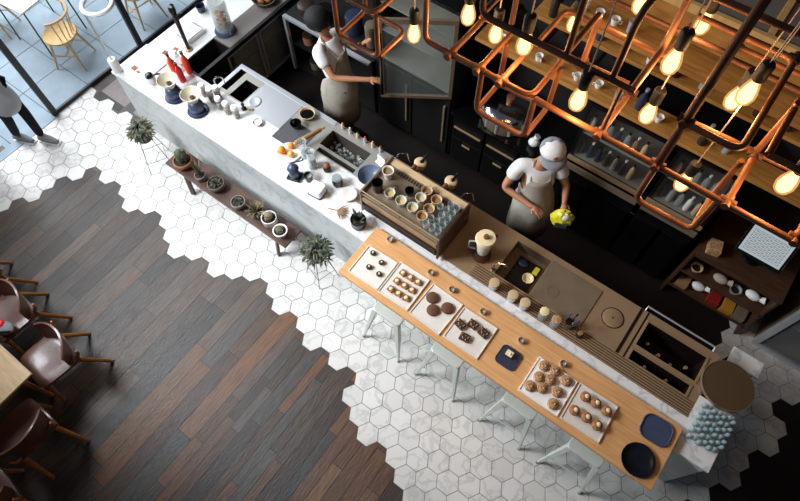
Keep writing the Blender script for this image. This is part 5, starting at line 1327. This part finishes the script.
BL = [(414, 32, 2.75, 'glowing bulb at the far left, beside the fridge door'), (468.5, 13, 2.5, 'glowing bulb at the top edge, second from the left'),
 (496, 32, 2.65, 'glowing bulb close behind the first copper frame, above the low back counter'), (525, 42, 2.25, 'large glowing bulb hanging in front of the first copper frame'),
 (579, 98, 2.15, 'glowing bulb hanging above the head of the capped barista'), (574, 22, 2.9, 'glowing bulb partly hidden by an upright copper pipe'),
 (642, 1, 2.35, 'glowing bulb cut by the top edge in front of the upper shelf'), (673, 60, 2.0, 'largest glowing bulb, in the middle of the second copper frame'),
 (649, 112, 2.35, 'glowing bulb just below the largest one'), (704, 22, 2.4, 'glowing bulb behind the socket of the largest one'),
 (749, 91, 2.0, 'glowing bulb in the overlapping pair, the nearer one'), (736, 97, 2.15, 'glowing bulb in the overlapping pair, the farther one'),
 (684, 181, 2.5, 'glowing bulb low down, crossed by the front copper rail'), (789, 181, 1.95, 'glowing bulb at the right edge above the till screen')]
for u, v, d, lb in BL: pendant(lb, u, v, d)

# ================================================================ PEOPLE
def skin_mesh(name, m, joints, edges, parent=None, sub=2):
    """joints: name -> (pos, radius or (rx, ry)); one continuous skinned surface"""
    names = list(joints); me = bpy.data.meshes.new(name)
    me.from_pydata([joints[n][0] for n in names], [(names.index(a), names.index(b_)) for a, b_ in edges], [])
    o = bpy.data.objects.new(name, me); C.objects.link(o)
    o.modifiers.new('skin', 'SKIN').use_smooth_shade = True
    sv = me.skin_vertices[0].data if me.skin_vertices else None
    if sv is None:
        bpy.context.view_layer.update(); sv = me.skin_vertices[0].data
    for i, n in enumerate(names):
        r = joints[n][1]; sv[i].radius = r if isinstance(r, tuple) else (r, r); sv[i].use_root = (i == 0)
    s = o.modifiers.new('sub', 'SUBSURF'); s.levels = sub; s.render_levels = sub
    dg = bpy.context.evaluated_depsgraph_get(); dg.update()
    nm = bpy.data.meshes.new_from_object(o.evaluated_get(dg)); nm.materials.clear(); nm.materials.append(MATS[m])
    for p_ in nm.polygons: p_.use_smooth = True
    o.modifiers.clear(); o.data = nm; bpy.data.meshes.remove(me)
    if parent: o.parent = parent
    return o
def person(label, J, f, hair, legs_m, shirt_m, apron_m, cap=None, extra=None, head_tilt=(0, 0, 0), loc=(0, 0, 0), coat=None, shoes='black_cloth', loc2=None):
    """J: joints in world metres (pelvis, chest, neck, head, sho/elb/wri L R, hip/knee/ank/toe L R). f: facing unit vector"""
    base = Vector((J['pelvis'][0], J['pelvis'][1], 0))
    t = thing('person', label, 'person', base)
    V = {k: Vector(v) - base for k, v in J.items()}
    f = Vector((f[0], f[1], 0)).normalized(); sd = Vector((-f.y, f.x, 0))     # sd points to the person's left
    j = {'pelvis': (V['pelvis'], .115), 'belly': (V['pelvis'].lerp(V['chest'], .5), .105), 'chest': (V['chest'], .12), 'neckb': (V['neck'] + Vector((0, 0, -.03)), .06), 'neck': (V['neck'] + Vector((0, 0, .04)), .05),
         'skull': (V['head'] + Vector((0, 0, -.02)), .085), 'crown': (V['head'] + Vector((0, 0, .055)), .085)}
    e = [('pelvis', 'belly'), ('belly', 'chest'), ('chest', 'neckb'), ('neckb', 'neck'), ('neck', 'skull'), ('skull', 'crown')]
    for S, sg in (('L', 1), ('R', -1)):
        j['sho'+S] = (V['sho'+S], .058); j['elb'+S] = (V['elb'+S], .040); j['wri'+S] = (V['wri'+S], .027)
        e += [('chest', 'sho'+S), ('sho'+S, 'elb'+S), ('elb'+S, 'wri'+S)]
        hd = (V['wri'+S] - V['elb'+S]).normalized(); pc = V['wri'+S] + hd*.06
        j['palm'+S] = (pc, (.036, .02)); e.append(('wri'+S, 'palm'+S))
        up = Vector((0, 0, 1)); ls = hd.cross(up); ls = ls.normalized() if ls.length > .1 else sd
        for n_, (off, L) in enumerate(((-.03, .065), (-.010, .08), (.010, .075), (.030, .058))):
            k1 = pc + hd*.035 + ls*off; k2 = k1 + hd*L*.5 + Vector((0, 0, -.012)); k3 = k2 + hd*L*.3 + Vector((0, 0, -.028))
            j['f1%s%d' % (S, n_)] = (k1, .0095); j['f2%s%d' % (S, n_)] = (k2, .009); j['f3%s%d' % (S, n_)] = (k3, .008)
            e += [('palm'+S, 'f1%s%d' % (S, n_)), ('f1%s%d' % (S, n_), 'f2%s%d' % (S, n_)), ('f2%s%d' % (S, n_), 'f3%s%d' % (S, n_))]
        k1 = V['wri'+S] + hd*.035 - ls*.035*sg; k2 = k1 + hd*.035 - ls*.02*sg + Vector((0, 0, -.01))
        j['t1'+S] = (k1, .011); j['t2'+S] = (k2, .009); e += [('palm'+S, 't1'+S), ('t1'+S, 't2'+S)]
        j['hip'+S] = (V['hip'+S], .088); j['knee'+S] = (V['knee'+S], .056); j['ank'+S] = (V['ank'+S], .038); j['toe'+S] = (V['toe'+S], .034)
        e += [('pelvis', 'hip'+S), ('hip'+S, 'knee'+S), ('knee'+S, 'ank'+S), ('ank'+S, 'toe'+S)]
    skin_mesh('body', 'skin', j, e, t)
    # face: eyes, nose, mouth, ears
    H = V['head']; ft = (f*1.0 + Vector((0, 0, head_tilt[2]))).normalized()
    b = MB(); b.ball(H + ft*.098 + Vector((0, 0, -.005)), .017, (1, 1, 1.3), 8); b.build('nose', 'skin', t, smooth=True)
    for sg in (1, -1):
        b = MB(); b.ball(H + ft*.082 + sd*sg*.032 + Vector((0, 0, .018)), .0115, n=8); b.build('eye', 'black_gloss', t, smooth=True)
        b = MB(); b.ball(H + sd*sg*.088 + Vector((0, 0, -.002)), .022, (.6, .6, 1.3), 8); b.build('ear', 'skin', t, smooth=True)
    b = MB(); b.ball(H + ft*.084 + Vector((0, 0, -.045)), .02, (.8, .8, .28), 8); b.build('mouth', 'peach_fruit', t, smooth=True)
    # hair
    b = MB(); b.ball(H - f*.018 + Vector((0, 0, .035)), .108, (1, 1, .98), 18)
    cut = [v for v in b.bm.verts if (v.co - H).dot(f) > .045 and v.co.z < H.z + .065 or v.co.z < H.z - .06]
    bmesh.ops.delete(b.bm, geom=cut, context='VERTS'); 
    hr = b.build('hair', hair, t, smooth=True); sm = hr.modifiers.new('thick', 'SOLIDIFY'); sm.thickness = .012
    # shirt with short sleeves
    inf = 1.0
    sj = {'pelvis': (V['pelvis'] + Vector((0, 0, .04)), .135), 'belly': (V['pelvis'].lerp(V['chest'], .5), .145), 'chest': (V['chest'], .158), 'nb': (V['neck'] + Vector((0, 0, -.035)), .09)}
    se = [('pelvis', 'belly'), ('belly', 'chest'), ('chest', 'nb')]
    for S in 'LR':
        q = .62 if not coat else 1.0
        sp = V['sho'+S].lerp(V['chest'], .22); sj['c'+S] = (V['neck'].lerp(V['sho'+S], .55) + Vector((0, 0, -.05)), .082); sj['s'+S] = (V['sho'+S].lerp(V['elb'+S], .03), .082); sj['u'+S] = (V['sho'+S].lerp(V['elb'+S], q), .074); se += [('chest', 'c'+S), ('c'+S, 's'+S), ('s'+S, 'u'+S)]
        if coat: sj['w'+S] = (V['elb'+S].lerp(V['wri'+S], .9), .048); se.append(('u'+S, 'w'+S))
    if coat:
        sj['hem'] = (V['pelvis'] + Vector((.02, 0, -.46)), .20); sj['mid'] = (V['pelvis'] + Vector((0, 0, -.12)), .175); se += [('pelvis', 'mid'), ('mid', 'hem')]
    skin_mesh('coat' if coat else 'shirt', coat or shirt_m, sj, se, t)
    # trousers
    tj = {'p': (V['pelvis'] + Vector((0, 0, -.02)), .11)}; te = []
    for S in 'LR':
        tj['h'+S] = (V['hip'+S], .074); tj['k'+S] = (V['knee'+S], .062); tj['a'+S] = (V['ank'+S] + Vector((0, 0, .015)), .050); te += [('p', 'h'+S), ('h'+S, 'k'+S), ('k'+S, 'a'+S)]
    skin_mesh('trousers', legs_m, tj, te, t)
    for S in 'LR':
        a0, a1 = V['ank'+S], V['toe'+S]; dd = (a1-a0); dd.z = 0; dd.normalize()
        b = MB(); b.tube([a0 - dd*.05 + Vector((0, 0, -.03)), a0 + Vector((0, 0, -.02)), a0.lerp(a1, .6), a1 + dd*.035], [.042, .05, .046, .028], 12)
        for v in b.bm.verts: v.co.z = max(v.co.z, .003)
        sh = b.build('shoe', shoes, t, smooth=True)
        b = MB(); b.beam(a0 - dd*.075 + Vector((0, 0, .010-a0.z)), a1 + dd*.055 + Vector((0, 0, .010-a1.z)), .088, .02); b.build('sole', 'white_plastic' if shoes != 'black_cloth' else 'black_metal', sh, bevel=.006)
    if apron_m:
        # bib wrapping the front and skirt falling to the knee
        b = MB(); P0 = V['pelvis']; Cc = V['chest']; rows = []
        lv = [(-.48, .215, 150), (-.25, .207, 150), (-.14, .212, 150), (-.06, .208, 150), (.04, .185, 140), (.12, .172, 118), (.20, .168, 62), (.30, .166, 45), (.36, .16, 38)]
        for dz, r, half in lv:
            s_ = max(0, min(1, dz/max(.01, (Cc.z-P0.z)))); c0 = P0.lerp(Cc, s_) if dz > 0 else P0.copy(); c0.z = P0.z + dz
            row = []
            for k in range(17):
                a = math.radians(-half + 2*half*k/16); wob = 1 + (.04*math.sin(k*1.9) if dz < 0 else 0)
                row.append(b.bm.verts.new(c0 + (f*math.cos(a) + sd*math.sin(a))*r*wob))
            rows.append(row)
        for r0, r1 in zip(rows, rows[1:]):
            for k in range(16): b.bm.faces.new((r0[k], r0[k+1], r1[k+1], r1[k]))
        ap = b.build('apron', apron_m, t, smooth=True); sm = ap.modifiers.new('thick', 'SOLIDIFY'); sm.thickness = .008
        b = MB()
        for sg in (1, -1): b.tube([Cc + f*.13 + sd*sg*.09 + Vector((0, 0, .02)), V['neck'] + sd*sg*.085 + Vector((0, 0, -.0)), V['neck'] - f*.06 + Vector((0, 0, .0))], .009, 6)
        b.build('neck_strap', apron_m, ap, smooth=True)
    if cap:
        cm, bmm = cap
        c0 = H - f*.012 + Vector((0, 0, .058))
        b = MB(); b.ball(c0, .115, (1, 1, .82), 20)
        bmesh.ops.delete(b.bm, geom=[v for v in b.bm.verts if v.co.z < c0.z - .012], context='VERTS')
        cp_ = b.build('cap', cm, t, smooth=True); sm = cp_.modifiers.new('thick', 'SOLIDIFY'); sm.thickness = .006
        b = MB(); rows = []
        for rr in (.105, .15, .19):
            rows.append([b.bm.verts.new(c0 + f*(rr*math.cos(a_))*(1.0) + sd*(rr if rr < .12 else .12 + (rr-.12)*.2)*math.sin(a_) + Vector((0, 0, -.012 - (rr-.105)*.45))) for a_ in [math.radians(-70 + 140*k/12) for k in range(13)]])
        for r0, r1 in zip(rows, rows[1:]):
            for k in range(12): b.bm.faces.new((r0[k], r0[k+1], r1[k+1], r1[k]))
        br = b.build('brim', bmm, cp_, smooth=True); sm = br.modifiers.new('thick', 'SOLIDIFY'); sm.thickness = .006
        b = MB(); b.ball(c0 - f*.012, .118, (1, 1, .80), 18)
        bmesh.ops.delete(b.bm, geom=[v for v in b.bm.verts if v.co.z < c0.z - .013 or (v.co-c0).dot(f) > -.015], context='VERTS')
        bk = b.build('back_panel', bmm, cp_, smooth=True); sm = bk.modifiers.new('thick', 'SOLIDIFY'); sm.thickness = .004
        b = MB(); b.ball(c0 + f*.112 + Vector((0, 0, .03)), .022, (.35, 1, 1), 10, math.atan2(f.y, f.x)); b.build('round_badge', 'pastry', cp_, smooth=True)
    if extra: extra(t, V, f, sd)
    return t
def legs(J, px, py, f, stance=.1, step=0):
    f = Vector((f[0], f[1], 0)).normalized(); sd = Vector((-f.y, f.x, 0))
    for S, sg in (('L', 1), ('R', -1)):
        hp = Vector((px, py, .88)) + sd*sg*.085; J['hip'+S] = hp
        an = Vector((px, py, .085)) + sd*sg*stance + f*step*sg
        J['ank'+S] = an; J['toe'+S] = an + f*.15 + Vector((0, 0, -.05)); J['knee'+S] = hp.lerp(an, .5) + f*.03
# barista with the cap
f2 = Vector((.62, -.78, 0)); J = {'pelvis': (.42, 2.44, .95), 'chest': (.345, 2.49, 1.27), 'neck': (.36, 2.50, 1.45), 'head': (.42, 2.475, 1.61),
     'shoR': (.195, 2.40, 1.38), 'shoL': (.475, 2.60, 1.39), 'elbR': (.15, 2.25, 1.13), 'wriR': (.45, 2.24, 1.10), 'elbL': (.62, 2.60, 1.15), 'wriL': (.69, 2.46, 1.12)}
legs(J, .42, 2.47, f2)
person('person in a white and grey cap, white t-shirt and apron, holding a yellow bag', J, f2, 'hair_black', 'black_cloth', 'white_cloth', 'apron_cloth', cap=('white_cloth', 'grey_cloth'))
# barista at the fridge
f1 = Vector((.96, .25, 0)); J = {'pelvis': (-2.06, 2.44, .95), 'chest': (-2.20, 2.52, 1.27), 'neck': (-2.26, 2.53, 1.45), 'head': (-2.27, 2.50, 1.60),
     'shoR': (-2.22, 2.345, 1.39), 'shoL': (-2.22, 2.69, 1.40), 'elbR': (-1.98, 2.30, 1.19), 'wriR': (-1.68, 2.49, 1.20), 'elbL': (-2.02, 2.72, 1.26), 'wriL': (-1.93, 2.73, 1.36)}
legs(J, -2.04, 2.44, f1)
def ex1(t, V, f, sd):
    b = MB(); b.ball(V['head'] + Vector((-.035, 0, .06)), .135, (1, 1, .86), 18); b.build('curly_hair', 'hair_black', t, smooth=True)
    d = (V['wriL']-V['elbL']).normalized(); b = MB(); b.cone(V['wriL'] - d*.02, V['wriL'] + d*.02, .036, n=14); b.build('wristband', 'black_cloth', t, smooth=True)
person('person with curly dark hair, white t-shirt and grey apron, opening the tall fridge door', J, f1, 'hair_black', 'black_cloth', 'white_cloth', 'apron_cloth', extra=ex1)
# passer-by
f3 = Vector((.93, .36, 0)); J = {'pelvis': (-5.13, .14, .95), 'chest': (-5.15, .13, 1.27), 'neck': (-5.14, .13, 1.45), 'head': (-5.11, .14, 1.60),
     'shoR': (-5.08, -.06, 1.39), 'shoL': (-5.22, .32, 1.39), 'elbR': (-5.12, -.15, 1.12), 'wriR': (-5.08, -.10, .93), 'elbL': (-5.33, .36, 1.12), 'wriL': (-5.32, .30, .93)}
fn = f3.normalized(); s3 = Vector((-fn.y, fn.x, 0))
for S, ank, hp in (('L', Vector((-5.01, .19, .085)), Vector((-5.15, .22, .88))), ('R', Vector((-5.27, .02, .085)), Vector((-5.10, .05, .88)))):
    J['hip'+S] = hp; J['ank'+S] = ank; J['toe'+S] = ank + fn*.15 + Vector((0, 0, -.05)); J['knee'+S] = hp.lerp(ank, .5) + fn*.04
person('person in a long grey coat, black leggings and grey trainers at the left edge', J, f3, 'hair_black', 'black_cloth', 'grey_cloth', None, coat='coat_cloth', shoes='shoe_grey')
t = thing('yellow_bag', 'crinkled yellow and green bag held by the capped barista', 'bag', (.755, 2.335, 1.05), .4)
b = MB(); b.ball((0, 0, 0), .095, (1.15, .75, 1.1), 14)
for v in b.bm.verts: v.co *= 1 + random.uniform(-.12, .12)
b.build('bag', 'yellow_plastic', t, smooth=False)
b = MB(); b.ball((.01, -.015, .055), .058, (1, .8, .75), 10); b.build('contents', 'paper', t, smooth=True)
b = MB(); b.bb(-.06, .05, -.085, -.075, -.05, .02); b.build('green_print', 'leaf_green', t)
